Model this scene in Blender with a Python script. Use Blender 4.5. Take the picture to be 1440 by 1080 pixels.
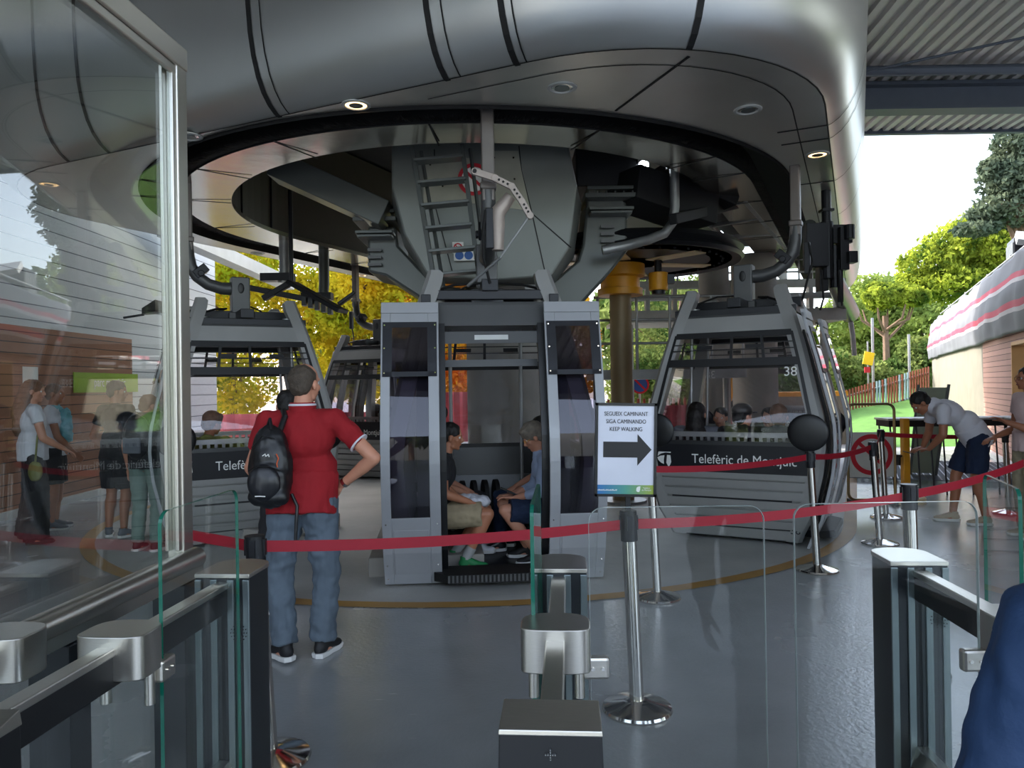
import bpy, bmesh, math, random
import numpy as np
from mathutils import Vector, Matrix, Euler, noise
PI = math.pi
random.seed(7)
for o in list(bpy.data.objects): bpy.data.objects.remove(o)
scn = bpy.context.scene
COL = scn.collection

# ---------------------------------------------------------------- camera
cam_d = bpy.data.cameras.new('camera'); cam = bpy.data.objects.new('camera', cam_d); COL.objects.link(cam)
cam_d.sensor_width = 36; cam_d.lens = 26.0; cam_d.clip_start = 0.05; cam_d.clip_end = 600
cam.matrix_world = Matrix.Translation((0, 0, 1.63)) @ Matrix.Rotation(math.radians(90.17), 4, 'X') @ Matrix.Rotation(math.radians(-0.9), 4, 'Z')
scn.camera = cam
# ---------------------------------------------------------------- sky, sun, exposure
world = bpy.data.worlds.new('world'); scn.world = world; world.use_nodes = True
wn = world.node_tree.nodes; wl = world.node_tree.links; wn.clear()
sky = wn.new('ShaderNodeTexSky'); sky.sky_type = 'NISHITA'; sky.sun_disc = False
sky.sun_elevation = math.radians(37); sky.sun_rotation = math.radians(-50); sky.air_density = 1.0; sky.dust_density = 2.5; sky.ozone_density = 1.0
hs = wn.new('ShaderNodeHueSaturation'); hs.inputs['Saturation'].default_value = 0.62
bg = wn.new('ShaderNodeBackground'); bg.inputs['Strength'].default_value = 0.40
wo = wn.new('ShaderNodeOutputWorld')
wl.new(sky.outputs[0], hs.inputs['Color']); wl.new(hs.outputs[0], bg.inputs[0]); wl.new(bg.outputs[0], wo.inputs[0])
sun_d = bpy.data.lights.new('sun', 'SUN'); sun = bpy.data.objects.new('sun', sun_d); COL.objects.link(sun)
sun_d.energy = 2.8; sun_d.angle = math.radians(0.6); sun_d.color = (1.0, 0.94, 0.83)
SUN_FROM = Vector((-0.62, 0.52, 0.60)).normalized()
sun.rotation_euler = SUN_FROM.to_track_quat('Z', 'Y').to_euler(); sun.location = (-20, 10, 30)
scn.view_settings.view_transform = 'Standard'; scn.view_settings.look = 'None'
scn.view_settings.gamma = 1.0; scn.view_settings.use_curve_mapping = False
scn.view_settings.exposure = 1.35
scn.cycles.transparent_max_bounces = 24

# ---------------------------------------------------------------- materials
def lin(c):
    return tuple(((v/255)/12.92 if v/255 <= .04045 else ((v/255+.055)/1.055)**2.4) for v in c) + (1.0,)
def nodes_of(name):
    m = bpy.data.materials.new(name); m.use_nodes = True
    nt = m.node_tree; nt.nodes.clear()
    out = nt.nodes.new('ShaderNodeOutputMaterial')
    return m, nt, out
def mat(name, col, rough=0.5, metal=0.0, var=0.06, scale=6.0, bump=0.0, bscale=60.0, rvar=0.0, stretch=None, spec=0.5):
    m, nt, out = nodes_of(name); N = nt.nodes; L = nt.links
    b = N.new('ShaderNodeBsdfPrincipled'); L.new(b.outputs[0], out.inputs[0])
    b.inputs['Metallic'].default_value = metal; b.inputs['Roughness'].default_value = rough
    b.inputs['Specular IOR Level'].default_value = spec
    tc = N.new('ShaderNodeTexCoord'); mp = N.new('ShaderNodeMapping'); L.new(tc.outputs['Object'], mp.inputs[0])
    if stretch: mp.inputs['Scale'].default_value = stretch
    nz = N.new('ShaderNodeTexNoise'); nz.inputs['Scale'].default_value = scale; nz.inputs['Detail'].default_value = 4; L.new(mp.outputs[0], nz.inputs['Vector'])
    mx = N.new('ShaderNodeMix'); mx.data_type = 'RGBA'; c = lin(col)
    mx.inputs[6].default_value = tuple(max(0, v*(1-var*2)) for v in c[:3])+(1,); mx.inputs[7].default_value = tuple(min(1, v*(1+var*2)) for v in c[:3])+(1,)
    L.new(nz.outputs['Fac'], mx.inputs[0]); L.new(mx.outputs[2], b.inputs['Base Color'])
    if rvar:
        mr = N.new('ShaderNodeMapRange'); mr.inputs[3].default_value = max(.02, rough-rvar); mr.inputs[4].default_value = rough+rvar
        L.new(nz.outputs['Fac'], mr.inputs[0]); L.new(mr.outputs[0], b.inputs['Roughness'])
    if bump:
        n2 = N.new('ShaderNodeTexNoise'); n2.inputs['Scale'].default_value = bscale; n2.inputs['Detail'].default_value = 3; L.new(mp.outputs[0], n2.inputs['Vector'])
        bp = N.new('ShaderNodeBump'); bp.inputs['Strength'].default_value = bump; bp.inputs['Distance'].default_value = 0.02
        L.new(n2.outputs['Fac'], bp.inputs['Height']); L.new(bp.outputs[0], b.inputs['Normal'])
    return m
def glass(name, tint, ior=1.5, rough=0.0, refl=(1, 1, 1, 1)):
    m, nt, out = nodes_of(name); N = nt.nodes; L = nt.links
    t = N.new('ShaderNodeBsdfTransparent'); t.inputs[0].default_value = tint + (1,)
    g = N.new('ShaderNodeBsdfGlossy'); g.inputs['Roughness'].default_value = rough; g.inputs[0].default_value = refl
    f = N.new('ShaderNodeFresnel'); ge = N.new('ShaderNodeNewGeometry'); mi = N.new('ShaderNodeMapRange')   # same reflectance on entry and exit of a thin pane
    mi.inputs[3].default_value = ior; mi.inputs[4].default_value = 1/ior; L.new(ge.outputs['Backfacing'], mi.inputs[0]); L.new(mi.outputs[0], f.inputs[0])
    mx = N.new('ShaderNodeMixShader'); L.new(f.outputs[0], mx.inputs[0]); L.new(t.outputs[0], mx.inputs[1]); L.new(g.outputs[0], mx.inputs[2]); L.new(mx.outputs[0], out.inputs[0])
    return m
def lampmat(name, col, s):
    m, nt, out = nodes_of(name); e = nt.nodes.new('ShaderNodeEmission'); e.inputs[0].default_value = lin(col); e.inputs[1].default_value = s
    nt.links.new(e.outputs[0], out.inputs[0]); return m
def leafmat(name, c1, c2, trans=0.5, scale=0.9):
    m, nt, out = nodes_of(name); N = nt.nodes; L = nt.links
    g = N.new('ShaderNodeTexCoord'); nz = N.new('ShaderNodeTexNoise'); nz.inputs['Scale'].default_value = scale; nz.inputs['Detail'].default_value = 5
    L.new(g.outputs['Object'], nz.inputs['Vector'])
    cr = N.new('ShaderNodeValToRGB'); cr.color_ramp.elements[0].position = .35; cr.color_ramp.elements[1].position = .65
    cr.color_ramp.elements[0].color = lin(c1); cr.color_ramp.elements[1].color = lin(c2); L.new(nz.outputs['Fac'], cr.inputs[0])
    d = N.new('ShaderNodeBsdfDiffuse'); t = N.new('ShaderNodeBsdfTranslucent'); mx = N.new('ShaderNodeMixShader'); mx.inputs[0].default_value = trans
    L.new(cr.outputs[0], d.inputs[0]); L.new(cr.outputs[0], t.inputs[0]); L.new(d.outputs[0], mx.inputs[1]); L.new(t.outputs[0], mx.inputs[2]); L.new(mx.outputs[0], out.inputs[0])
    return m
def bandmat(name, base, line, axis, period, width, rough=0.6, var=0.12, stagger=False, metal=0.0, tone=None):
    """boards / siding: thin gap lines every `period` along an axis, with board-to-board tone changes"""
    m, nt, out = nodes_of(name); N = nt.nodes; L = nt.links
    b = N.new('ShaderNodeBsdfPrincipled'); L.new(b.outputs[0], out.inputs[0]); b.inputs['Roughness'].default_value = rough; b.inputs['Metallic'].default_value = metal
    tc = N.new('ShaderNodeTexCoord'); sp = N.new('ShaderNodeSeparateXYZ'); L.new(tc.outputs['Object'], sp.inputs[0])
    dv = N.new('ShaderNodeMath'); dv.operation = 'DIVIDE'; dv.inputs[1].default_value = period; L.new(sp.outputs[axis], dv.inputs[0])
    fr = N.new('ShaderNodeMath'); fr.operation = 'FRACT'; L.new(dv.outputs[0], fr.inputs[0])
    lt = N.new('ShaderNodeMath'); lt.operation = 'LESS_THAN'; lt.inputs[1].default_value = width/period; L.new(fr.outputs[0], lt.inputs[0])
    fl = N.new('ShaderNodeMath'); fl.operation = 'FLOOR'; L.new(dv.outputs[0], fl.inputs[0])
    wn_ = N.new('ShaderNodeTexWhiteNoise'); wn_.noise_dimensions = '1D'; L.new(fl.outputs[0], wn_.inputs['W'])
    nz = N.new('ShaderNodeTexNoise'); nz.inputs['Scale'].default_value = 2.5; nz.inputs['Detail'].default_value = 6; L.new(tc.outputs['Object'], nz.inputs['Vector'])
    ad = N.new('ShaderNodeMath'); ad.operation = 'ADD'; L.new(wn_.outputs[0], ad.inputs[0]); L.new(nz.outputs['Fac'], ad.inputs[1])
    hf = N.new('ShaderNodeMath'); hf.operation = 'MULTIPLY'; hf.inputs[1].default_value = .5; L.new(ad.outputs[0], hf.inputs[0])
    mx = N.new('ShaderNodeMix'); mx.data_type = 'RGBA'; c = lin(base)
    mx.inputs[6].default_value = tuple(v*(1-2*var) for v in c[:3])+(1,); mx.inputs[7].default_value = tuple(min(1, v*(1+2*var)) for v in c[:3])+(1,); L.new(hf.outputs[0], mx.inputs[0])
    m2 = N.new('ShaderNodeMix'); m2.data_type = 'RGBA'; L.new(lt.outputs[0], m2.inputs[0]); L.new(mx.outputs[2], m2.inputs[6]); m2.inputs[7].default_value = lin(line)
    L.new(m2.outputs[2], b.inputs['Base Color'])
    bp = N.new('ShaderNodeBump'); bp.invert = True; bp.inputs['Distance'].default_value = .01; L.new(lt.outputs[0], bp.inputs['Height']); L.new(bp.outputs[0], b.inputs['Normal'])
    return m
M = {}
M['canopy'] = mat('canopy_metal', (196, 198, 196), 0.34, 0.85, .05, 1.2, bump=.03, bscale=1.8, rvar=.05)
M['soffit'] = mat('soffit_metal', (206, 205, 200), 0.33, 0.85, .06, 2.5, bump=.04, bscale=2.5, rvar=.08)
M['ring'] = mat('ring_metal', (205, 200, 188), 0.16, 0.95, .08, 2.0, bump=.09, bscale=3.2, rvar=.06)
M['seam'] = mat('seam_black', (14, 14, 16), .6)
M['brush'] = mat('brush_black', (9, 9, 13), .75)
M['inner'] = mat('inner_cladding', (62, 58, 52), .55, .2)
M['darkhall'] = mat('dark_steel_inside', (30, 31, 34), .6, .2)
M['housing'] = mat('housing_grey_paint', (122, 126, 122), .38, .25, .10, 1.6, rvar=.08)
M['plate'] = mat('weathered_plate', (166, 166, 152), .5, .4, .16, 3)
M['pylon'] = mat('pylon_paint', (84, 88, 86), .33, .2, .07, 3)
M['cab'] = mat('cabin_paint', (150, 150, 148), .42, .2, .05, 4)
M['cabdark'] = mat('cabin_dark_paint', (84, 85, 86), .4, .3, .05, 4)
M['doorpaint'] = mat('door_grey_paint', (158, 160, 164), .42, .2, .05, 3)
M['cast'] = mat('cast_alloy', (172, 160, 152), .5, .4, .1, 9)
M['black'] = mat('black_plastic', (18, 19, 22), .4)
M['blackmetal'] = mat('black_metal', (40, 41, 45), .42, .5, .1, 6)
M['rubber'] = mat('rubber', (14, 14, 15), .7)
M['banner'] = mat('banner_black', (24, 25, 30), .35)
M['white'] = mat('white_print', (232, 232, 228), .5)
M['galv'] = mat('galvanised_steel', (158, 160, 160), .45, .7, .1, 8)
M['galvlight'] = mat('pale_steel', (196, 198, 196), .5, .3, .08, 5)
M['steel'] = mat('brushed_steel', (196, 192, 184), .32, 1.0, .05, 30, bump=.02, bscale=200, stretch=(1, 14, 14))
M['chrome'] = mat('polished_steel', (206, 202, 196), .1, 1.0, .03, 10)
M['gatedark'] = mat('gate_dark_panel', (34, 38, 42), .3, .3)
M['floor'] = None
M['belt'] = mat('belt_red', (148, 5, 32), .6, 0, .05, 40)
M['yellow'] = mat('machine_yellow', (216, 150, 28), .45, 0, .12, 5)
M['wheel'] = mat('wheel_pale_paint', (240, 214, 170), .4, .15, .1, 5)
M['column'] = mat('concrete_column', (150, 146, 140), .8, 0, .12, 2.5, bump=.1, bscale=20)
M['glassclear'] = glass('clear_glass', (.975, .988, .982), 1.3)
M['glassrim'] = mat('glass_edge_pale', (150, 160, 158), .2, 0, .05, 20)
M['gatetrim'] = mat('gate_trim', (112, 122, 124), .3, .7)
M['hangersteel'] = mat('hanger_steel', (112, 106, 102), .42, .5, .12, 6)
M['glassedge'] = mat('glass_edge_green', (10, 92, 74), .15, 0, .1, 20)
M['glasscab'] = glass('cabin_glass', (.95, .94, .95), 1.38)
M['glasstint'] = glass('tinted_door_glass', (.52, .50, .56))
M['glassbig'] = glass('screen_glass', (.90, .925, .91), 1.7)
M['skin'] = mat('skin', (196, 138, 112), .5, 0, .06, 12)
M['skin2'] = mat('skin_tanned', (164, 108, 80), .5, 0, .06, 12)
M['jeans'] = mat('jeans_denim', (88, 100, 112), .85, 0, .2, 8, bump=.25, bscale=220)
M['redshirt'] = mat('red_cotton', (142, 12, 24), .85, 0, .06, 10, bump=.15, bscale=180)
M['whitetee'] = mat('white_cotton', (206, 206, 214), .85, 0, .04, 10)
M['blacktee'] = mat('black_cotton', (26, 26, 30), .85, 0, .1, 10)
M['navy'] = mat('navy_cloth', (22, 38, 66), .85, 0, .1, 10)
M['bluejacket'] = mat('blue_jacket', (24, 52, 88), .75, 0, .12, 5, bump=.1, bscale=120)
M['khaki'] = mat('khaki_check', (150, 136, 110), .85, 0, .15, 14)
M['beige'] = mat('beige_cloth', (158, 148, 124), .85, 0, .08, 8)
M['pinktop'] = mat('pale_pink_cloth', (214, 190, 190), .85, 0, .05, 8)
M['ltblue'] = mat('light_blue_cotton', (150, 164, 190), .85, 0, .05, 8)
M['darkcloth'] = mat('dark_cloth', (34, 34, 38), .85, 0, .1, 8)
M['greycloth'] = mat('grey_cloth', (96, 100, 108), .85, 0, .1, 8)
M['teal'] = mat('teal_scarf', (110, 170, 180), .85, 0, .15, 12)
M['olive'] = mat('olive_cloth', (110, 112, 62), .8, 0, .1, 10)
M['greentrouser'] = mat('grey_green_cloth', (116, 136, 128), .85, 0, .1, 8)
M['hairgrey'] = mat('hair_grey_brown', (72, 62, 52), .7, 0, .3, 30, bump=.4, bscale=120)
M['hairgrey2'] = mat('hair_grey', (128, 118, 106), .7, 0, .25, 30, bump=.4, bscale=120)
M['hairblack'] = mat('hair_black', (18, 15, 14), .6, 0, .3, 30, bump=.3, bscale=120)
M['hairbrown'] = mat('hair_brown', (112, 78, 56), .6, 0, .3, 30, bump=.3, bscale=120)
M['shoeblack'] = mat('shoe_black', (24, 24, 27), .6)
M['shoegreen'] = mat('shoe_green', (26, 116, 66), .6)
M['shoetan'] = mat('shoe_tan', (176, 160, 136), .8)
M['sole'] = mat('sole_white', (214, 214, 212), .6)
M['eye'] = mat('eye_white', (225, 225, 222), .2)
M['iris'] = mat('iris_dark', (30, 20, 14), .2)
M['lip'] = mat('lips', (150, 84, 76), .5)
M['siding'] = bandmat('white_siding', (206, 210, 214), (92, 96, 104), 2, .22, .014, .55, .05)
M['boards'] = bandmat('brown_boards', (150, 104, 78), (44, 30, 24), 2, .145, .012, .7, .18)
M['brick'] = bandmat('mauve_boards', (176, 136, 122), (86, 62, 56), 2, .11, .012, .8, .1)
M['concwall'] = mat('concrete_wall', (122, 118, 106), .85, 0, .1, 3)
M['roofmetal'] = mat('roof_sheet', (192, 189, 185), .5, .2, .06, 2)
M['beam'] = mat('roof_beam_paint', (84, 92, 104), .5, .2)
M['trunk'] = mat('bark', (120, 96, 78), .9, 0, .2, 6, bump=.5, bscale=25)
M['leafyellow'] = leafmat('leaves_yellow', (142, 160, 40), (232, 204, 58), .5, .7)
M['leaforange'] = leafmat('leaves_orange', (206, 186, 56), (216, 122, 52), .5, .8)
M['leafpine'] = leafmat('pine_needles', (62, 88, 36), (180, 190, 70), .35, 1.5)  # dark noise tone paints shaded clumps into the needle colour
M['leafhaze'] = leafmat('hazed_pine_needles', (96, 118, 60), (156, 170, 88), .3, .8)  # distance haze is mixed into this needle colour
M['leafdark'] = leafmat('dark_needles', (66, 82, 72), (104, 114, 92), .3, .8)
M['leafbush'] = leafmat('bush_leaves', (62, 88, 42), (138, 148, 84), .35, .9)
M['grass'] = mat('grass', (84, 130, 52), .9, 0, .2, 5, bump=.6, bscale=70)
M['ground'] = mat('pale_ground', (156, 157, 157), .9, 0, .08, .6)
M['apron'] = mat('worn_concrete', (170, 170, 166), .6, 0, .2, 1.4, bump=.25, bscale=14, rvar=.15)
M['lineyellow'] = mat('ochre_line_paint', (168, 128, 66), .55, 0, .12, 4)
M['tarpred'] = mat('red_pink_sheet', (190, 92, 100), .7, 0, .15, 2)
M['picket'] = mat('rust_red_picket', (140, 74, 56), .7, 0, .15, 3)
M['picketblue'] = mat('pale_blue_picket', (150, 176, 190), .7)
M['signgreen'] = mat('sign_green', (150, 182, 50), .5)
M['signred'] = mat('sign_red', (190, 24, 42), .5)
M['signblue'] = mat('sign_blue', (40, 90, 160), .5)
M['lens'] = mat('lamp_reflector', (220, 220, 214), .15, .9, .2, 40)
M['lampon'] = lampmat('lamp_warm', (255, 206, 140), 2.6)
M['lampcold'] = lampmat('lamp_cold', (235, 244, 255), 14)
M['sockgrey'] = mat('sock_grey', (150, 150, 150), .9)
M['orange'] = mat('orange_cord', (210, 90, 40), .6)
M['cabred'] = mat('cabin_red', (190, 60, 60), .5)

def floor_material():
    m, nt, out = nodes_of('epoxy_floor'); N = nt.nodes; L = nt.links
    b = N.new('ShaderNodeBsdfPrincipled'); L.new(b.outputs[0], out.inputs[0])
    tc = N.new('ShaderNodeTexCoord')
    n1 = N.new('ShaderNodeTexNoise'); n1.inputs['Scale'].default_value = .7; n1.inputs['Detail'].default_value = 7; L.new(tc.outputs['Object'], n1.inputs['Vector'])
    cr = N.new('ShaderNodeValToRGB'); cr.color_ramp.elements[0].color = lin((134, 138, 140)); cr.color_ramp.elements[1].color = lin((162, 165, 167)); cr.color_ramp.elements[0].position = .3; cr.color_ramp.elements[1].position = .7
    L.new(n1.outputs['Fac'], cr.inputs[0])
    # scuffs and scratches with their own shape
    mp = N.new('ShaderNodeMapping'); mp.inputs['Scale'].default_value = (1.2, 9, 1); mp.inputs['Rotation'].default_value = (0, 0, .9); L.new(tc.outputs['Object'], mp.inputs[0])
    n3 = N.new('ShaderNodeTexNoise'); n3.inputs['Scale'].default_value = 2.2; n3.inputs['Detail'].default_value = 8; L.new(mp.outputs[0], n3.inputs['Vector'])
    c3 = N.new('ShaderNodeValToRGB'); c3.color_ramp.elements[0].position = .70; c3.color_ramp.elements[1].position = .76; L.new(n3.outputs['Fac'], c3.inputs[0])
    mx = N.new('ShaderNodeMix'); mx.data_type = 'RGBA'; mx.inputs[7].default_value = lin((182, 184, 184)); L.new(c3.outputs[0], mx.inputs[0]); L.new(cr.outputs[0], mx.inputs[6]); L.new(mx.outputs[2], b.inputs['Base Color'])
    mr = N.new('ShaderNodeMapRange'); mr.inputs[3].default_value = .15; mr.inputs[4].default_value = .36; b.inputs['Specular IOR Level'].default_value = .9; L.new(n1.outputs['Fac'], mr.inputs[0]); L.new(mr.outputs[0], b.inputs['Roughness'])
    n2 = N.new('ShaderNodeTexNoise'); n2.inputs['Scale'].default_value = 38; n2.inputs['Detail'].default_value = 4; L.new(tc.outputs['Object'], n2.inputs['Vector'])
    bp = N.new('ShaderNodeBump'); bp.inputs['Strength'].default_value = .12; bp.inputs['Distance'].default_value = .02; L.new(n2.outputs['Fac'], bp.inputs['Height']); L.new(bp.outputs[0], b.inputs['Normal'])
    return m
M['floor'] = floor_material()

# ---------------------------------------------------------------- mesh helpers
class MB:
    def __init__(s): s.v = []; s.f = []
    def add(s, vs, fs):
        n = len(s.v); s.v += [tuple(v) for v in vs]; s.f += [tuple(i+n for i in f) for f in fs]; return s
    def box(s, c, d, rot=None):
        x, y, z = d[0]/2, d[1]/2, d[2]/2
        vs = [Vector((i, j, k)) for k in (-z, z) for j in (-y, y) for i in (-x, x)]
        if rot is not None:
            R = rot if isinstance(rot, Matrix) else Euler(rot).to_matrix()
            vs = [R @ v for v in vs]
        c = Vector(c); vs = [v + c for v in vs]
        return s.add(vs, [(0, 2, 3, 1), (4, 5, 7, 6), (0, 1, 5, 4), (2, 6, 7, 3), (0, 4, 6, 2), (1, 3, 7, 5)])
    def bx(s, x0, x1, y0, y1, z0, z1): return s.box(((x0+x1)/2, (y0+y1)/2, (z0+z1)/2), (abs(x1-x0), abs(y1-y0), abs(z1-z0)))
    def beam(s, p, q, w, h=None, up=(0, 0, 1)):
        """rectangular bar from p to q, w across, h along up"""
        p, q = Vector(p), Vector(q); h = h or w; d = (q-p); L = d.length; d.normalize(); up = Vector(up)
        if abs(d.dot(up)) > .99: up = Vector((0, 1, 0))
        x = d.cross(up).normalized(); z = x.cross(d).normalized()
        R = Matrix((x, d, z)).transposed()
        return s.box((p+q)/2, (w, L, h), R)
    def cyl(s, p, q, r, r2=None, n=16, cap=True):
        p, q = Vector(p), Vector(q); r2 = r if r2 is None else r2; d = (q-p).normalized()
        a = Vector((0, 0, 1)) if abs(d.z) < .9 else Vector((1, 0, 0)); x = d.cross(a).normalized(); y = d.cross(x)
        vs = [p + (x*math.cos(t)+y*math.sin(t))*r for t in [2*PI*i/n for i in range(n)]] + [q + (x*math.cos(t)+y*math.sin(t))*r2 for t in [2*PI*i/n for i in range(n)]]
        fs = [(i, (i+1) % n, n+(i+1) % n, n+i) for i in range(n)]
        if cap: fs += [tuple(range(n-1, -1, -1)), tuple(range(n, 2*n))]
        return s.add(vs, fs)
    def tube(s, pts, r, n=10, cap=True):
        pts = [Vector(p) for p in pts]; rs = r if isinstance(r, (list, tuple)) else [r]*len(pts)
        rings = []; px = None
        for i, p in enumerate(pts):
            d = (pts[min(i+1, len(pts)-1)] - pts[max(i-1, 0)]).normalized()
            if px is None:
                a = Vector((0, 0, 1)) if abs(d.z) < .9 else Vector((1, 0, 0)); x = d.cross(a).normalized()
            else: x = (px - d*px.dot(d)).normalized()
            px = x; y = d.cross(x)
            rings.append([p + (x*math.cos(2*PI*k/n)+y*math.sin(2*PI*k/n))*rs[i] for k in range(n)])
        return s.loft(rings, cap)
    def loft(s, rings, cap=True, closed=True):
        n = len(rings[0]); vs = [v for r in rings for v in r]; fs = []
        for i in range(len(rings)-1):
            for k in range(n if closed else n-1):
                a, b = i*n+k, i*n+(k+1) % n; fs.append((a, b, b+n, a+n))
        if cap and closed: fs += [tuple(range(n-1, -1, -1)), tuple(range((len(rings)-1)*n, len(rings)*n))]
        return s.add(vs, fs)
    def prism(s, poly, ext):
        """poly: list of 3d points, extruded by vector ext"""
        n = len(poly); e = Vector(ext); a = [Vector(p) for p in poly]
        return s.add(a + [p+e for p in a], [tuple(range(n-1, -1, -1)), tuple(range(n, 2*n))] + [(i, (i+1) % n, n+(i+1) % n, n+i) for i in range(n)])
    def lathe(s, prof, c=(0, 0, 0), n=32):
        c = Vector(c); rings = [[c + Vector((r*math.cos(2*PI*k/n), r*math.sin(2*PI*k/n), z)) for k in range(n)] for r, z in prof]
        return s.loft(rings, True)
    def ell(s, c, r, R=None, nu=16, nv=10):
        c = Vector(c); vs = []; fs = []
        for i in range(1, nv):
            t = PI*i/nv
            for k in range(nu):
                p = 2*PI*k/nu; v = Vector((r[0]*math.sin(t)*math.cos(p), r[1]*math.sin(t)*math.sin(p), r[2]*math.cos(t)))
                vs.append(c + (R @ v if R else v))
        a = Vector((0, 0, r[2])); top = c + (R @ a if R else a); bot = c - (R @ a if R else a)
        for i in range(nv-2):
            for k in range(nu):
                q, w = i*nu+k, i*nu+(k+1) % nu; fs.append((q, q+nu, w+nu, w))
        n = len(vs); vs += [top, bot]
        for k in range(nu): fs.append((n, k, (k+1) % nu)); fs.append((n+1, (nv-2)*nu+(k+1) % nu, (nv-2)*nu+k))
        return s.add(vs, fs)
    def cap(s, p, q, r, r2=None, flat=False, n=14):
        """tapered capsule; flat=True leaves the q end cut square"""
        p, q = Vector(p), Vector(q); r2 = r if r2 is None else r2; d = (q-p); L = max(d.length, 1e-5); d = d/L
        pts = []; rs = []
        for k in range(1, 5): a = PI/2*k/5; pts.append(p - d*r*math.cos(a)); rs.append(r*math.sin(a))
        pts += [p, q]; rs += [r, r2]
        if not flat:
            for k in range(4, 0, -1): a = PI/2*k/5; pts.append(q + d*r2*math.cos(a)); rs.append(r2*math.sin(a))
        return s.tube(pts, rs, n)
    def build(s, name, m, parent=None, smooth=False, bevel=0, fix=True):
        me = bpy.data.meshes.new(name); me.from_pydata(s.v, [], s.f)
        if fix:
            bm = bmesh.new(); bm.from_mesh(me); bmesh.ops.recalc_face_normals(bm, faces=bm.faces); bm.to_mesh(me); bm.free()
        o = bpy.data.objects.new(name, me); COL.objects.link(o)
        if m is not None: me.materials.append(m)
        if smooth:
            me.polygons.foreach_set('use_smooth', [True]*len(me.polygons))
            if smooth != 2:
                try: me.set_sharp_from_angle(angle=math.radians(38))
                except Exception: pass
        if bevel:
            b = o.modifiers.new('bevel', 'BEVEL'); b.width = bevel; b.segments = 2; b.limit_method = 'ANGLE'; b.angle_limit = math.radians(50)
        if parent is not None: o.parent = parent
        return o
def tag(o, label=None, cat=None, group=None, kind=None):
    if label: o['label'] = label
    if cat: o['category'] = cat
    if group: o['group'] = group
    if kind: o['kind'] = kind
    return o
def struct(o): o['kind'] = 'structure'; return o
def thing(name, label, cat, loc=(0, 0, 0), rz=0, group=None):
    o = bpy.data.objects.new(name, None); COL.objects.link(o); o.empty_display_size = .1
    o.location = loc; o.rotation_euler = (0, 0, rz); return tag(o, label, cat, group)
def dup(o, parent=None, **kw):
    c = o.copy(); COL.objects.link(c)
    if parent is not None: c.parent = parent
    for ch in o.children: dup(ch, c)
    for k, v in kw.items():
        if k == 'loc': c.location = v
        elif k == 'rz': c.rotation_euler[2] = v
        else: c[k] = v
    return c
def bake(o, keep=False):
    dg = bpy.context.evaluated_depsgraph_get(); dg.update()
    me = bpy.data.meshes.new_from_object(o.evaluated_get(dg)); return me
def remeshed(mb, voxel, smooth=4, fold=0.0, fscale=(16, 16, 8)):
    o = mb.build('tmp', None)
    r = o.modifiers.new('r', 'REMESH'); r.mode = 'VOXEL'; r.voxel_size = voxel
    if smooth: q = o.modifiers.new('s', 'SMOOTH'); q.factor = .5; q.iterations = smooth
    me = bake(o); d = o.data; bpy.data.objects.remove(o); bpy.data.meshes.remove(d)
    if fold:
        me.calc_loop_triangles()
        ns = [v.normal.copy() for v in me.vertices]
        for v, nn in zip(me.vertices, ns):
            p = v.co; k = noise.noise(Vector((p.x*fscale[0], p.y*fscale[1], p.z*fscale[2]))) + .5*noise.noise(Vector((p.x*34+5, p.y*34, p.z*22)))
            v.co = p + nn*k*fold
    me.polygons.foreach_set('use_smooth', [True]*len(me.polygons))
    return me
def meshobj(name, me, m, parent=None):
    me.name = name; o = bpy.data.objects.new(name, me); COL.objects.link(o); me.materials.clear(); me.materials.append(m)
    if parent is not None: o.parent = parent
    return o
def textmesh(name, s, size, m, mw, parent=None, align='CENTER', ext=.001, sx=1.0):
    cu = bpy.data.curves.new('t', 'FONT'); cu.body = s; cu.size = size; cu.align_x = align; cu.align_y = 'CENTER'; cu.extrude = ext
    t = bpy.data.objects.new('t', cu); COL.objects.link(t)
    me = bake(t); bpy.data.objects.remove(t)
    me.transform(mw @ Matrix.Diagonal((sx, 1, 1, 1)))
    return meshobj(name, me, m, parent)
def frame(o, x, y, z):
    """matrix with columns x,y,z and origin o"""
    m = Matrix.Identity(4)
    for i, c in enumerate((x, y, z, o)):
        for j in range(3): m[j][i] = c[j]
    return m
CX, CY, PHI = -0.5, 10.2, math.radians(25)
U = Vector((math.sin(PHI), math.cos(PHI), 0)); Nn = Vector((math.cos(PHI), -math.sin(PHI), 0))
def S(a, b, z=0): return Vector((CX, CY, 0)) + Nn*a + U*b + Vector((0, 0, z))
def P(px, py, d):
    """world point seen at a photo pixel, d metres in front of the camera (plan measuring aid)"""
    y = py - (720-px)*.0157
    return Vector(((px-720)/1040*d, d, 1.63 - (y-543)/1040*d))
# ================================================================ SETTING
mb = MB(); mb.bx(-60, 60, -40, 90, -.3, -.012); struct(mb.build('floor_outside', M['ground']))
mb = MB(); mb.bx(-6.6, 12.5, -6, 17, -.2, 0); struct(mb.build('floor', M['floor']))
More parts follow.
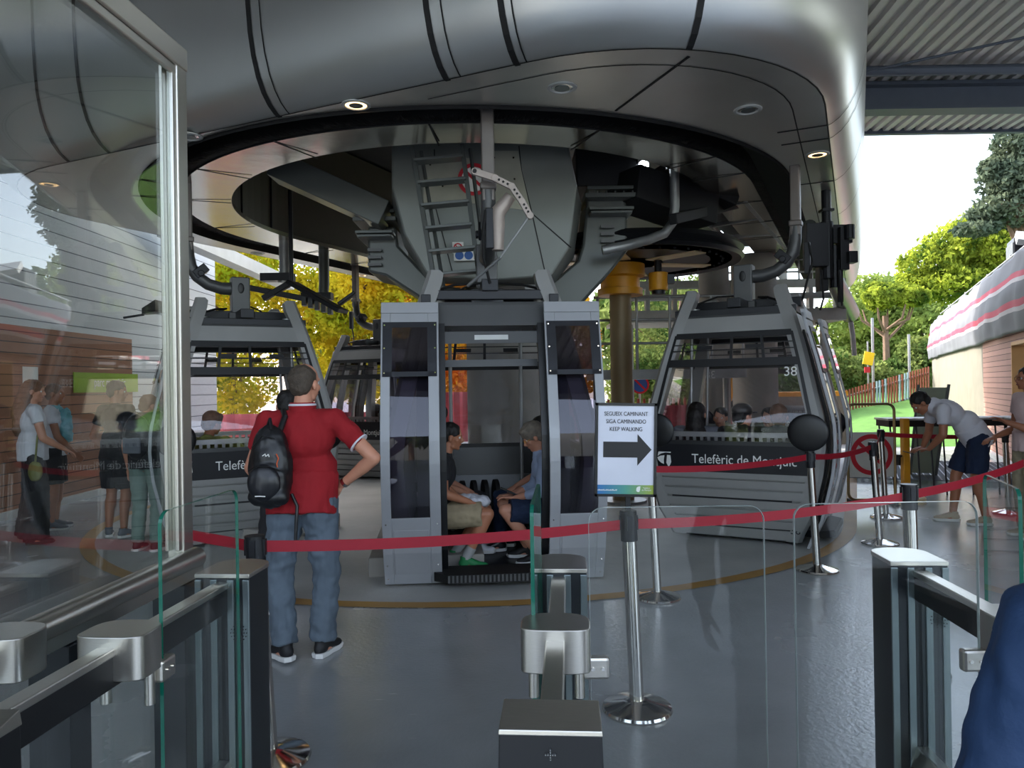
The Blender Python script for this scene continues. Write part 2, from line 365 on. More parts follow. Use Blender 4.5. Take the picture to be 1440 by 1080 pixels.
# worn concrete inside the turnaround, ochre line round it
def ushape(R, b1, n=48):
    pts = [S(-R, b1 - i*b1/6) for i in range(6)]
    pts += [S(-R*math.cos(PI*i/n), -R*math.sin(PI*i/n)) for i in range(n+1)]
    pts += [S(R, (i+1)*b1/6) for i in range(6)]
    return pts
def ustrip(mb, R0, R1, z0, b1, z1=None, n=48):
    z1 = z0 if z1 is None else z1
    A = ushape(R0, b1, n); B = ushape(R1, b1, n)
    k = len(A); mb.add([p+Vector((0, 0, z0)) for p in A]+[p+Vector((0, 0, z1)) for p in B], [(i, i+1, k+i+1, k+i) for i in range(k-1)])
    return mb
mb = MB(); A = ushape(4.6, 15); mb.prism([p+Vector((0, 0, .001)) for p in A], (0, 0, .004)); struct(mb.build('floor_concrete_apron', M['apron']))
mb = MB(); ustrip(mb, 4.6, 4.74, .006, 15); struct(mb.build('trim_1', M['lineyellow']))
# main roof: corrugated sheet, beams
mb = MB(); xs = []
x = -9.0
prof = []
while x < 22:
    prof += [(x, 0), (x+.09, 0), (x+.11, .045), (x+.17, .045), (x+.19, 0)]; x += .19
sl = math.tan(math.radians(5))
r0 = [Vector((x+sl*(-2.6-12), -2.6, 6.0+z)) for x, z in prof]; r1 = [Vector((x, 13.0, 6.0+z)) for x, z in prof]
mb.loft([r0, r1], closed=False); struct(mb.build('ceiling', M['roofmetal'], fix=False))
mb = MB(); mb.bx(-9, 22, -2.6, 13.0, 6.12, 6.3); struct(mb.build('ceiling_deck', M['darkhall']))
mb = MB()
for y in (10.9, 3.5, -2.4):
    mb.bx(-7, 20, y-.012, y+.012, 5.6, 6.0); mb.bx(-7, 20, y-.14, y+.14, 5.58, 5.61); mb.bx(-7, 20, y-.14, y+.14, 5.94, 5.99)
mb.bx(-7, 20, 12.95, 13.05, 5.95, 6.12)
mb.cyl((-7, 10.2, 5.9), (20, 10.2, 5.9), .07)
struct(mb.build('trim_2', M['beam']))
mb = MB()
mb.cyl((4.4, 10.0, 5.72), (8.9, 7.2, 5.72), .018, n=8); mb.cyl((4.2, 7.0, 5.76), (9.6, 10.4, 5.76), .018, n=8)
struct(mb.build('trim_3', M['beam']))
# left building: boards below, white siding above
mb = MB(); mb.bx(-6.8, -6.62, 5.2, 12.9, 0, 2.55); struct(mb.build('wall_left_boards', M['boards']))
mb = MB(); mb.bx(-6.8, -6.63, -2, 12.9, 2.55, 6.2); mb.bx(-6.8, -6.63, 12.9, 16.6, 0, 6.2); struct(mb.build('wall_left_siding', M['siding']))
mb = MB(); mb.bx(-6.62, -6.56, 5.2, 12.9, 0, .10); struct(mb.build('baseboard_left', M['galvlight']))
mb = MB(); mb.bx(-6.8, -6.62, -2, 5.2, 0, 2.55); struct(mb.build('wall_left_near', M['concwall']))
# pale eave beam seen behind the turnaround at left
mb = MB(); mb.beam(P(235, 322, 13.2), P(408, 400, 18), .30, .26); struct(mb.build('trim_4', M['galvlight']))
# right building along the path: boarded wall with door opening, pale concrete beyond
def W(b, z, a=7.35): return S(a, b, z)
def wallseg(name, b0, b1, z0, z1, m, a=7.35, th=.25):
    mb = MB(); mb.prism([W(b0, z0, a), W(b1, z0, a), W(b1, z1, a), W(b0, z1, a)], Nn*th); return struct(mb.build(name, m))
wallseg('wall_right_near', -4, 5.6, 0, 2.5, M['brick']); wallseg('wall_right_boards', 6.9, 8.3, 0, 2.5, M['brick']); wallseg('wall_right_lintel', 5.6, 6.9, 2.25, 2.5, M['brick'])
wallseg('wall_right_brick', 8.3, 10.6, 0, 2.5, M['brick']); wallseg('wall_right_concrete', 10.6, 23, 0, 2.45, M['concwall'])
wallseg('wall_right_room_back', 5.0, 8.2, 0, 2.5, M['concwall'], 9.4, .1)
mb = MB()
for b in (5.6, 6.86): mb.prism([W(b, 0, 7.3), W(b+.06, 0, 7.3), W(b+.06, 2.25, 7.3), W(b, 2.25, 7.3)], Nn*.3)
mb.prism([W(5.6, 2.22, 7.3), W(6.92, 2.22, 7.3), W(6.92, 2.28, 7.3), W(5.6, 2.28, 7.3)], Nn*.3)
struct(mb.build('door_1', mat('door_frame_wood', (196, 150, 96), .6)))
mb = MB(); mb.prism([W(-4, 0, 7.25), W(23, 0, 7.25), W(23, .09, 7.25), W(-4, .09, 7.25)], Nn*.1); struct(mb.build('baseboard_right', M['galvlight']))

# ================================================================ TERMINAL CANOPY
ZC = 3.95
can = thing('station_canopy', 'huge curved brushed metal canopy hanging over the turnaround of the cable car cabins', 'canopy', (0, 0, 0))
AM, BM_, RC, BEND = 4.56, -4.18, 1.88, 11.5
def outline(t, n=14):
    pts = [S(-AM-t, BEND - i*(BEND-BM_-RC)/16) for i in range(16)]
    pts += [S(-AM+RC - (RC+t)*math.cos(PI/2*i/n), BM_+RC - (RC+t)*math.sin(PI/2*i/n)) for i in range(n)]
    pts += [S(-AM+RC + (2*AM-2*RC)*i/16, BM_-t) for i in range(16)]
    pts += [S(AM-RC + (RC+t)*math.sin(PI/2*i/n), BM_+RC - (RC+t)*math.cos(PI/2*i/n)) for i in range(n)]
    pts += [S(AM+t, BM_+RC + i*(BEND-BM_-RC)/16) for i in range(17)]
    return pts
PROF = [(0, ZC), (.03, ZC+.012), (.10, ZC+.06), (.17, ZC+.14), (.23, ZC+.25), (.28, ZC+.40), (.315, ZC+.58), (.335, ZC+.8), (.35, ZC+1.1), (.355, ZC+1.95)]
mb = MB(); mb.loft([[p+Vector((0, 0, z)) for p in outline(t)] for t, z in PROF], closed=False)
mb.build('fascia', M['canopy'], can, smooth=2)
# soffit between slot and edge
def ray_edge(th):
    """station-plane edge distance for direction angle th (front half)"""
    best = 9
    pts = [(x, y) for x, y in [(-AM, 0)]]
    c, s_ = math.cos(th), math.sin(th)
    def inside(r):
        a, b = r*c, r*s_
        if abs(a) > AM or b < BM_: return False
        if abs(a) > AM-RC and b < BM_+RC:
            return math.hypot(abs(a)-(AM-RC), b-(BM_+RC)) <= RC
        return True
    lo, hi = 3, 8
    for _ in range(30):
        m_ = (lo+hi)/2
        if inside(m_): lo = m_
        else: hi = m_
    return lo
RS0, RS1 = 4.13, 3.70
mb = MB(); NA = 120; A = []; B = []; 
for i in range(NA+1):
    th = PI + PI*i/NA; r = max(ray_edge(th), RS0+.03)
    A.append(S(RS0*math.cos(th), RS0*math.sin(th), ZC)); B.append(S(r*math.cos(th), r*math.sin(th), ZC))
A = [S(-RS0, BEND, ZC)]+A+[S(RS0, BEND, ZC)]; B = [S(-AM, BEND, ZC)]+B+[S(AM, BEND, ZC)]
mb.loft([A, B], closed=False); mb.build('outer_soffit', M['soffit'], can)
mb = MB(); ustrip(mb, RS0, RS0, ZC, BEND, ZC+.28); ustrip(mb, RS0, RS1, ZC+.28, BEND); ustrip(mb, RS1, RS1, ZC+.28, BEND, ZC)
ustrip(mb, RS0-.01, RS0-.01, ZC-.03, BEND, ZC+.1)
mb.build('slot_lining', M['brush'], can)
# brush bristles closing the slot from the inner side
mb = MB(); rnd = random.Random(3)
for i in range(5200):
    s_ = rnd.random()
    L = rnd.uniform(.10, .20)
    if s_ < .78:
        th = PI + PI*s_/.78; d1 = (math.cos(th), math.sin(th)); th2 = th+rnd.uniform(-.012, .012); d2 = (math.cos(th2), math.sin(th2))
        p = S(d1[0]*RS1, d1[1]*RS1, ZC+.02); q = S(d2[0]*(RS1+L), d2[1]*(RS1+L), ZC+rnd.uniform(-.03, .03)); w = Vector((-(q-p).y, (q-p).x, 0)).normalized()*.006
    else:
        b = (s_-.78)/.22*8; sg = rnd.choice((-1, 1)); p = S(sg*RS1, b, ZC+.02); q = S(sg*(RS1+L), b+rnd.uniform(-.05, .05), ZC+rnd.uniform(-.03, .03)); w = U*.006
    mb.add([p-w, p+w, q], [(0, 1, 2)])
tag(mb.build('brush_seal', M['brush'], can, fix=False), kind='stuff')
# inner mirror-like ring
mb = MB(); ustrip(mb, RS1, 3.12, ZC, 7.2, ZC+.02); ustrip(mb, 3.12, 3.12, ZC+.02, 7.2, ZC+.08); mb.build('inner_ring', M['ring'], can)
mb = MB()
for th in (200, 225, 247, 268, 292, 316, 340, 352):
    t = math.radians(th); d = Vector((math.cos(t), math.sin(t))); p0 = S(d.x*3.12, d.y*3.12, ZC-.002); p1 = S(d.x*3.72, d.y*3.72, ZC-.002); mb.beam(p0, p1, .016, .006)
for b in (.9, 2.2, 3.5, 4.8, 6.1):
    for sg in (-1, 1): mb.beam(S(sg*3.12, b, ZC-.002), S(sg*3.72, b, ZC-.002), .016, .006)
mb.build('ring_joint', M['seam'], can)
# seams of the soffit and fascia
def fas_pt(kind, v, t, z):
    if kind == 'F': return S(v, BM_-t, z), -U
    if kind == 'C': return S(AM-RC+(RC+t)*math.sin(v), BM_+RC-(RC+t)*math.cos(v), z), (Nn*math.sin(v)-U*math.cos(v))
    if kind == 'R': return S(AM+t, v, z), Nn
    return S(-AM-t, v, z), -Nn
def seam(mb, kind, v, w):
    pr = []
    for i, (t, z) in enumerate(PROF):
        p, nrm = fas_pt(kind, v, t, z); tan = Vector((-nrm.y, nrm.x, 0)); o = nrm*.004 + Vector((0, 0, -.004 if i < 5 else 0))
        pr.append((p+o-tan*w, p+o+tan*w))
    mb.loft([[a for a, b in pr], [b for a, b in pr]], closed=False)
mb = MB()
for kind, v, w in (('F', -2.35, .022), ('F', -1.75, .022), ('F', .36, .024), ('F', .48, .006), ('F', 2.0, .024), ('F', 2.12, .006), ('F', 2.58, .024), ('F', 2.66, .006), ('C', .60, .024),
                   ('R', -1.75, .01), ('R', -1.35, .01), ('R', .3, .01), ('R', 2.2, .01), ('R', 4.5, .01), ('R', 7.5, .012), ('L', -1, .02), ('L', 2, .02)):
    seam(mb, kind, v, w)
# joint along the bottom edge of the fascia and the inset seam
A = outline(0); k = len(A); mb.loft([[p+Vector((0, 0, ZC-.003)) for p in outline(-.008)], [p+Vector((0, 0, ZC-.002)) for p in outline(.006)]], closed=False)
ins0, ins1 = outline(-.262), outline(-.25)
sel = [i for i in range(len(ins0)) if (ins0[i]-Vector((CX, CY, 0))).dot(Nn) > 1.2 ]
sel = [i for i in sel if math.hypot((ins0[i]-Vector((CX, CY, 0))).x, (ins0[i]-Vector((CX, CY, 0))).y) > RS0+.02]
mb.loft([[ins0[i]+Vector((0, 0, ZC-.003)) for i in sel], [ins1[i]+Vector((0, 0, ZC-.003)) for i in sel]], closed=False)
for v in (.36, 2.0, 2.58):      # seams run on under the soffit to the slot
    bq = -math.sqrt(max(0, RS0*RS0-v*v)); mb.beam(S(v, BM_, ZC-.003), S(v, min(bq, BM_+.02), ZC-.003), .04, .006)
mb.beam(S(3.72, -3.74, ZC-.003), S(2.95, -2.98, ZC-.003), .02, .006)
mb.beam(S(AM, -1.75, ZC-.003), S(RS0, -1.75, ZC-.003), .02, .006); mb.beam(S(AM, -1.35, ZC-.003), S(RS0, -1.35, ZC-.003), .02, .006); mb.beam(S(AM, .3, ZC-.003), S(RS0, .3, ZC-.003), .02, .006)
mb.build('panel_joint', M['seam'], can, fix=False)
# inner hull wall, ceiling
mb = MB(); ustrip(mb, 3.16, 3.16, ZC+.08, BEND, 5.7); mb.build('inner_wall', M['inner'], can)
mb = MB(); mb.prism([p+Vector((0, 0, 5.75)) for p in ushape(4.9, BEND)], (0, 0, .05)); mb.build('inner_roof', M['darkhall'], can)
mb = MB()
for th in range(190, 360, 17):
    t = math.radians(th); p = S(3.15*math.cos(t), 3.15*math.sin(t), 0); mb.beam(p+Vector((0, 0, ZC+.08)), p+Vector((0, 0, 5.7)), .025, .02)
mb.build('wall_joint', M['seam'], can)
# downlights in the soffit
sp0 = None
spots = [(P(797, 127, 5.75), 0), (P(507, 147, 6.04), 1), (P(1058, 162, 6.28), 0), (P(282, 190, 6.78), 0), (P(1155, 222, 7.55), 1), (S(-4.39, .5, ZC), 0), (S(-4.39, 3.4, ZC), 1), (S(-4.39, 6.4, ZC), 0)]
spl = ['unlit round downlight in canopy soffit above the open cabin doors', 'glowing warm downlight in canopy soffit left of the centre post', 'unlit round downlight in canopy soffit near the rounded right corner',
       'unlit downlight in canopy soffit at left beside the glass screen post', 'glowing amber downlight in narrow soffit strip at the far right', 'downlight on left return of canopy, nearest one', 'downlight on left return of canopy, middle one', 'downlight on left return of canopy, farthest one']
for (p, on), lb in zip(spots, spl):
    p.z = ZC
    r_ = math.hypot(p.x-CX, p.y-CY)
    if r_ < RS0+.10 and p.y < CY: # keep clear of the slot
        q = Vector((p.x-CX, p.y-CY, 0)).normalized()*(RS0+.10); p = Vector((CX+q.x, CY+q.y, ZC))
    t = thing('downlight', lb, 'ceiling light', (p.x, p.y, ZC), 0, 'downlights in the canopy soffit')
    m_ = MB(); m_.lathe([(.086, -.001), (.118, -.001), (.118, -.008), (.105, -.014), (.09, -.012), (.086, -.004)], n=32); m_.build('trim_ring', M['galvlight'], t, smooth=True)
    m_ = MB(); m_.lathe([(.001, -.001), (.086, -.001), (.086, -.004), (.05, -.008), (.001, -.005)], n=28); m_.build('lens', M['lampon'] if on else M['lens'], t, smooth=True)
    m_ = MB(); 
    m_.lathe([(.052, -.008), (.058, -.008), (.058, -.011), (.052, -.011)], n=28); m_.build('inner_ring', M['gatetrim'], t)
# ================================================================ DRIVE STATION MACHINERY
def Q(px, py, d): return P(px, py, d)
# central column + pylon head
t = thing('central_pylon', 'grey steel pylon head with two bracket arms on a round column, above the open cabin', 'pylon', (.05, 9.4, 0))
o_ = Vector((.05, 9.4, 0))
def loc(p): return Vector(p) - o_
mb = MB(); mb.cyl((0, 0, 0), (0, 0, 3.0), .62, n=40); mb.build('column', M['column'], t, smooth=True)
poly = [(520, 318), (560, 318), (563, 345), (612, 398), (690, 412), (772, 402), (815, 366), (822, 345), (830, 275), (885, 275), (886, 352), (862, 382), (815, 432), (700, 446), (618, 436), (545, 388), (520, 382)]
mb = MB(); mb.prism([loc(Q(x, y, 8.75)) for x, y in poly], (0, .9, 0)); mb.build('bracket_arm', M['pylon'], t, bevel=.03)
for (x, y, w) in ((537, 316, .50), (858, 284, .60)):
    mb = MB(); p = loc(Q(x, y, 8.9))
    mb.box(p, (w, .7, .05)); mb.box(p+Vector((0, 0, .10)), (w*.9, .6, .04)); mb.box(p-Vector((0, 0, .16)), (w*.86, .78, .035)); mb.box(p-Vector((0, 0, .20)), (w*.8, .74, .03))
    for k in range(6): mb.cyl(p+Vector((-w*.42+k*w*.168, -.33, -.03)), p+Vector((-w*.42+k*w*.168, -.33, .05)), .014, n=6)
    mb.build('bolted_flange', M['pylon'], t, bevel=.006)
    mb = MB()
    for k in range(3): mb.box(p+Vector((-w*.05, -.21-(.0 if w < .55 else 0), -.34-k*.085)), (.16, .03, .035))
    mb.build('vent_louver', M['cabdark'], t)
# vertical bellows boxes above the flanges
mb = MB(); p = loc(Q(850, 250, 9.1)); mb.box(p+Vector((.05, .2, .1)), (.75, .8, .5)); p = loc(Q(975, 265, 9.6)); mb.box(p, (.9, 1.0, .35), (0, .35, .3)); mb.build('upper_box', M['darkhall'], t, bevel=.02)
# faceted housing
t = thing('drive_housing', 'big faceted grey sheet metal housing behind the ladder, above the open cabin', 'machine housing', (-.25, 8.6, 2.7))
o_ = Vector((-.25, 8.6, 2.7))
yf = 8.0
front = [(556, 196), (555, 262), (572, 330), (604, 388), (700, 394), (778, 388), (804, 348), (816, 262), (803, 196)]
back = [(-1.1, 1.1), (-1.1, .7), (-1.0, .4), (-.7, .15), (0, .12), (.7, .15), (.95, .4), (1.15, .7), (1.15, 1.6)]
A = [loc(Q(x, y, yf)) for x, y in front]
cen = sum(A, Vector())/len(A)
B = [Vector((cen.x+(p.x-cen.x)*1.12, p.y+.75, cen.z+(p.z-cen.z)*.95)) for p in A]
C_ = [Vector((cen.x+(p.x-cen.x)*.72, p.y+1.5, cen.z+(p.z-cen.z)*.7)) for p in A]
mb = MB(); mb.loft([A, B, C_]); mb.build('shell', M['housing'], t, bevel=.02)
mb = MB()
for a, b in (((735, 205), (738, 240)), ((738, 240), (752, 300)), ((752, 300), (770, 388)), ((616, 210), (616, 290)), ((616, 290), (640, 388)), ((752, 300), (806, 348))):
    mb.beam(loc(Q(*a, yf))-Vector((0, .004, 0)), loc(Q(*b, yf))-Vector((0, .004, 0)), .012, .006, up=(0, 1, 0))
mb.build('panel_joint', M['seam'], t)
mb = MB(); mb.prism([loc(Q(x, y, yf))-Vector((0, .002, 0)) for x, y in ((600, 222), (668, 222), (672, 286), (600, 286))], (0, -.006, 0)); mb.build('weathered_plate', M['plate'], t)
mb = MB(); mb.prism([loc(Q(x, y, yf))-Vector((0, .002, 0)) for x, y in ((694, 212), (734, 212), (738, 240), (750, 296), (696, 290))], (0, -.006, 0)); mb.build('weathered_plate', M['plate'], t)
mb = MB()
for x, y in ((610, 232), (627, 262), (660, 232), (700, 222), (727, 222), (728, 252), (700, 280)): mb.cyl(loc(Q(x, y, yf))-Vector((0, .02, 0)), loc(Q(x, y, yf)), .01, n=8)
mb.build('bolt', M['chrome'], t)
def facing(o, w=0): return frame(o, Vector((1, 0, 0)), Vector((0, 0, 1)), Vector((0, -1, 0)))
# round red warning sign partly hidden by the ladder, little safety pictogram plates
def disc(mb, c, r0, r1, th=.004, n=40):
    c = Vector(c); R0 = [c+Vector((r0*math.cos(2*PI*i/n), 0, r0*math.sin(2*PI*i/n))) for i in range(n)]; R1 = [c+Vector((r1*math.cos(2*PI*i/n), 0, r1*math.sin(2*PI*i/n))) for i in range(n)]
    e = Vector((0, -th, 0)); mb.loft([R0, R1, [p+e for p in R1], [p+e for p in R0], R0], cap=False); return mb
sg = thing('warning_sign', 'round red and white prohibition sign on grey housing, half hidden by the ladder', 'sign', Q(671, 252, 7.97))
mb = MB(); mb.cyl((0, .004, 0), (0, -.004, 0), .17, n=40); mb.build('sign_plate', M['white'], sg)
mb = MB(); disc(mb, (0, -.005, 0), .135, .175); mb.beam((-.1, -.007, .1), (.1, -.007, -.1), .03, .004, up=(0, 1, 0)); mb.build('red_ring', M['signred'], sg)
sg = thing('safety_label', 'small white safety label with red ring on housing above the blue ones', 'sign', Q(647, 348, 7.95))
mb = MB(); mb.box((0, 0, 0), (.12, .006, .12)); mb.build('label_plate', M['white'], sg)
mb = MB(); disc(mb, (0, -.004, 0), .035, .048); mb.beam((-.03, -.005, .03), (.03, -.005, -.03), .01, .003, up=(0, 1, 0)); mb.build('pictogram', M['signred'], sg)
sg = thing('safety_label', 'pair of round blue mandatory pictograms and yellow triangle label low on housing', 'sign', Q(658, 359, 7.94))
mb = MB(); mb.box((0, 0, 0), (.26, .006, .11)); mb.build('label_plate', M['white'], sg)
mb = MB(); mb.cyl((-.07, -.003, 0), (-.07, -.007, 0), .046, n=24); mb.cyl((.03, -.003, 0), (.03, -.007, 0), .046, n=24); mb.build('pictogram', M['signblue'], sg)
mb = MB(); mb.prism([(.085, -.003, -.04), (.125, -.003, -.04), (.105, -.003, .04)], (0, -.003, 0)); mb.build('triangle', M['yellow'], sg)
# ladder
la, lb, ra, rb = Q(585, 208, 7.45), Q(614, 402, 7.25), Q(655, 204, 7.45), Q(677, 398, 7.25)
t = thing('ladder', 'grey steel service ladder with flat treads leaning against the housing', 'ladder', (lb.x, lb.y, lb.z)); o_ = lb.copy()
for a, b in ((la, lb), (ra, rb)):
    mb = MB(); mb.beam(loc(a), loc(b), .045, .09, up=(0, 1, 0)); mb.beam(loc(a)+Vector((.075, .10, 0)), loc(b)+Vector((.075, .10, 0)), .03, .03); mb.build('side_rail', M['pylon'], t, bevel=.004)
for i in range(6):
    f = .10+i*.165; a = la.lerp(lb, f); b = ra.lerp(rb, f-.01)
    mb = MB(); mb.beam(loc(a), loc(b), .17, .028); mb.build('tread', M['pylon'], t, bevel=.004)
# warped vertical wall plates, dark girders under the roof
t = thing('roof_girder', 'dark slanting box girder inside the canopy, left of the housing', 'girder', S(-1.5, -1.5, 4.3)); o_ = S(-1.5, -1.5, 4.3)
mb = MB(); mb.beam(loc(Q(395, 235, 8.6)), loc(Q(548, 305, 8.6)), .45, .3); mb.build('girder', M['pylon'], t, bevel=.01)
mb = MB(); mb.box(loc(Q(500, 285, 8.5)), (.36, .2, .05)); mb.build('bracket', M['inner'], t)
t = thing('roof_girder', 'dark horizontal duct and girder inside the canopy at right of the housing', 'girder', S(1.6, .5, 4.5)); o_ = S(1.6, .5, 4.5)
mb = MB(); mb.beam(loc(Q(880, 262, 8.8)), loc(Q(990, 300, 9.4)), .6, .4); mb.beam(loc(Q(950, 308, 8.4)), loc(Q(1052, 284, 10.2)), .10, .12); mb.build('girder', M['darkhall'], t, bevel=.01)
t = thing('louver_panel', 'dark louvred panel with pale metal frame at right inside the canopy', 'louvre', S(2.2, 1.6, 3.95)); o_ = S(2.2, 1.6, 3.95)
mb = MB(); corners = [(1052, 281), (1110, 350), (1040, 352), (985, 300)]
zq = 3.98
def onz(px, py, z):
    y = py-(720-px)*.0157; d = (1.63-z)*1040/(y-543); return Vector(((px-720)/1040*d, d, z))
cc = [onz(*c, zq) for c in corners]
for a, b in ((cc[0], cc[1]), (cc[3], cc[2]), (cc[0].lerp(cc[1], .28), cc[3].lerp(cc[2], .28)), (cc[0].lerp(cc[1], .6), cc[3].lerp(cc[2], .6)), (cc[0], cc[3])): mb.beam(loc(a), loc(b), .06, .06)
mb.build('panel_frame', M['galv'], t)
mb = MB(); mb.prism([loc(c)+Vector((0, 0, .08)) for c in cc], (0, 0, .02)); mb.build('slats', M['blackmetal'], t)
# bright work lamp up inside
t = thing('work_lamp', 'small bright white work lamp high inside the canopy right of the housing', 'lamp', Q(910, 231, 8.9)); 
mb = MB(); mb.cyl((0, .06, .03), (0, 0, 0), .05, .075, n=16); mb.build('lamp_body', M['blackmetal'], t)
mb = MB(); mb.ell((0, -.01, -.006), (.06, .02, .06), nu=14, nv=8); mb.build('bulb', M['lampcold'], t)
# curved pipe
t = thing('curved_pipe', 'smooth grey pipe bent to the left below the canopy, above the big wheel', 'pipe', Q(953, 235, 8.6)); o_ = Q(953, 235, 8.6)
pts = [Q(953, 232, 8.6), Q(953, 290, 8.6), Q(950, 312, 8.6), Q(938, 328, 8.6), Q(915, 337, 8.5), Q(885, 345, 8.3), Q(850, 352, 8.3)]
mb = MB(); mb.tube([loc(p) for p in pts], .055, 14); mb.build('pipe', M['galv'], t, smooth=True)
mb = MB(); mb.box(loc(pts[0]), (.16, .16, .06)); mb.build('flange', M['galv'], t)
# bullwheel
wc = Vector((1.62, 10.25, 3.30))
t = thing('bullwheel', 'large pale yellow spoked cable wheel with black rim, right of the housing', 'wheel', wc)
mb = MB(); mb.lathe([(1.40, 0), (1.52, -.02), (1.56, .02), (1.50, .07), (1.56, .12), (1.52, .18), (1.40, .16)], n=64); mb.build('rim', M['blackmetal'], t, smooth=True)
mb = MB(); n = 64
R0 = [Vector((1.12*math.cos(2*PI*i/n), 1.12*math.sin(2*PI*i/n), 0)) for i in range(n)]; R1 = [Vector((1.43*math.cos(2*PI*i/n), 1.43*math.sin(2*PI*i/n), 0)) for i in range(n)]; e = Vector((0, 0, .03))
mb.loft([R0, R1, [p+e for p in R1], [p+e for p in R0], R0], cap=False)
mb.lathe([(.001, 0), (.5, 0), (.5, .03), (.001, .03)], n=40)
for k in range(6):
    a = 2*PI*k/6+.2; d = Vector((math.cos(a), math.sin(a), 0)); mb.beam(d*.42, d*1.2, .24, .03); mb.beam(d*.3+Vector((0, 0, .1)), d*1.4+Vector((0, 0, .1)), .03, .14)
mb.build('spoked_web', M['wheel'], t)
mb = MB()
for k in range(40):
    a = 2*PI*k/40; mb.cyl((1.28*math.cos(a), 1.28*math.sin(a), -.02), (1.28*math.cos(a), 1.28*math.sin(a), 0), .018, n=8)
mb.build('bolt_ring', M['blackmetal'], t)
mb = MB(); mb.lathe([(.01, -.02), (.34, -.02), (.34, -.18), (.27, -.2), (.27, -.34), (.31, -.35), (.31, -.44), (.01, -.44)], (-.1, 0, 0), n=40); mb.build('hub', M['yellow'], t, smooth=True)
t = thing('wheel_column', 'yellow brown steel column under the big wheel hub', 'column', (wc.x-.1, wc.y, 0))
mb = MB(); mb.cyl((0, 0, 0), (0, 0, 2.86), .15, n=24); mb.build('shaft', mat('ochre_column', (132, 112, 80), .5, .1, .1, 3), t, smooth=True)
mb = MB(); mb.lathe([(.001, 0), (.32, 0), (.32, .04), (.001, .04)], n=24); mb.build('base_plate', M['galv'], t)
p = Q(928, 398, 9.9)
t = thing('drive_motor', 'small yellow motor hanging under the right side of the cable wheel', 'motor', p)
mb = MB(); mb.cyl((0, 0, -.10), (0, 0, .14), .125, n=24); mb.build('housing', M['yellow'], t, smooth=True, bevel=.01)
mb = MB(); mb.cyl((0, 0, -.15), (0, 0, -.10), .09, n=20); mb.cyl((0, 0, .14), (0, 0, .36), .05, n=12); mb.box((.16, 0, .05), (.1, .1, .12)); mb.build('shaft', M['blackmetal'], t)
# service platform with railing
t = thing('service_platform', 'grey steel service platform with pipe railing below the cable wheel', 'platform', (1.2, 10.9, 0)); o_ = Vector((1.2, 10.9, 0))
a, b = Q(848, 522, 10.6), Q(1000, 514, 11.0); zt = a.z+.02
mb = MB(); mb.bx(0, 2.2, -.2, 1.0, zt-.14, zt); mb.build('deck', M['galv'], t)
for x in (0.06, .62, 1.1, 1.7, 2.15):
    mb = MB(); mb.cyl((x, -.18, zt), (x, -.18, zt+1.05), .022, n=10); mb.build('railing_post', M['galv'], t, smooth=True)
mb = MB()
for z in (1.05, .72, .38): mb.cyl((0.0, -.18, zt+z), (2.2, -.18, zt+z), .02, n=10)
mb.build('rail', M['galv'], t, smooth=True)
for x in (.1, 2.1):
    mb = MB(); mb.cyl((x, .5, 0), (x, .5, zt-.12), .05, n=12); mb.build('support', M['galv'], t, smooth=True)
# pale trusses of the rear deck
t = thing('rear_gantry', 'pale steel gantry with railings and box beams behind the wheel, sunlit', 'gantry', (2.0, 14.2, 0)); o_ = Vector((2.0, 14.2, 0))
x0, x1 = 0, 4.4
mb = MB()
for z, h in ((2.95, .16), (3.28, .10), (3.52, .14)): mb.bx(x0, x1, -.1, .1, z-h/2, z+h/2)
for k in range(9): x = x0+.1+k*.52; mb.bx(x-.04, x+.04, -.08, .08, 2.95, 3.52)
mb.build('box_beam', M['galvlight'], t)
for k in range(8):
    x = x0+.1+k*.6; mb = MB(); mb.cyl((x, .4, 3.5), (x, .4, 4.35), .02, n=8); mb.build('railing_post', M['galvlight'], t)
mb = MB()
for z in (3.8, 4.05, 4.33): mb.cyl((x0, .4, z), (x1, .4, z), .02, n=8)
mb.build('rail', M['galvlight'], t)
mb = MB(); mb.bx(x0, x1, -.1, 1.3, 2.8, 2.87); mb.build('deck', M['galvlight'], t)
for x in (.35, 4.2):
    mb = MB(); mb.bx(x-.06, x+.06, .4, .52, 0, 2.85); mb.build('support', M['galvlight'], t)
# concrete columns behind the right cabin
for (px, d, r, lb) in ((1006, 13.0, .26, 'slim round concrete column seen through the right cabin window'), (1062, 13.6, .40, 'thick round concrete column seen through the right cabin, right of the slim one')):
    mb = MB(); x = (px-720)/1040*d
    mb.cyl((0, 0, 0), (0, 0, 3.95), r, n=32); o = mb.build('concrete_column', M['column'], smooth=True); o.location = (x, d, 0); tag(o, lb, 'column', 'round concrete columns')
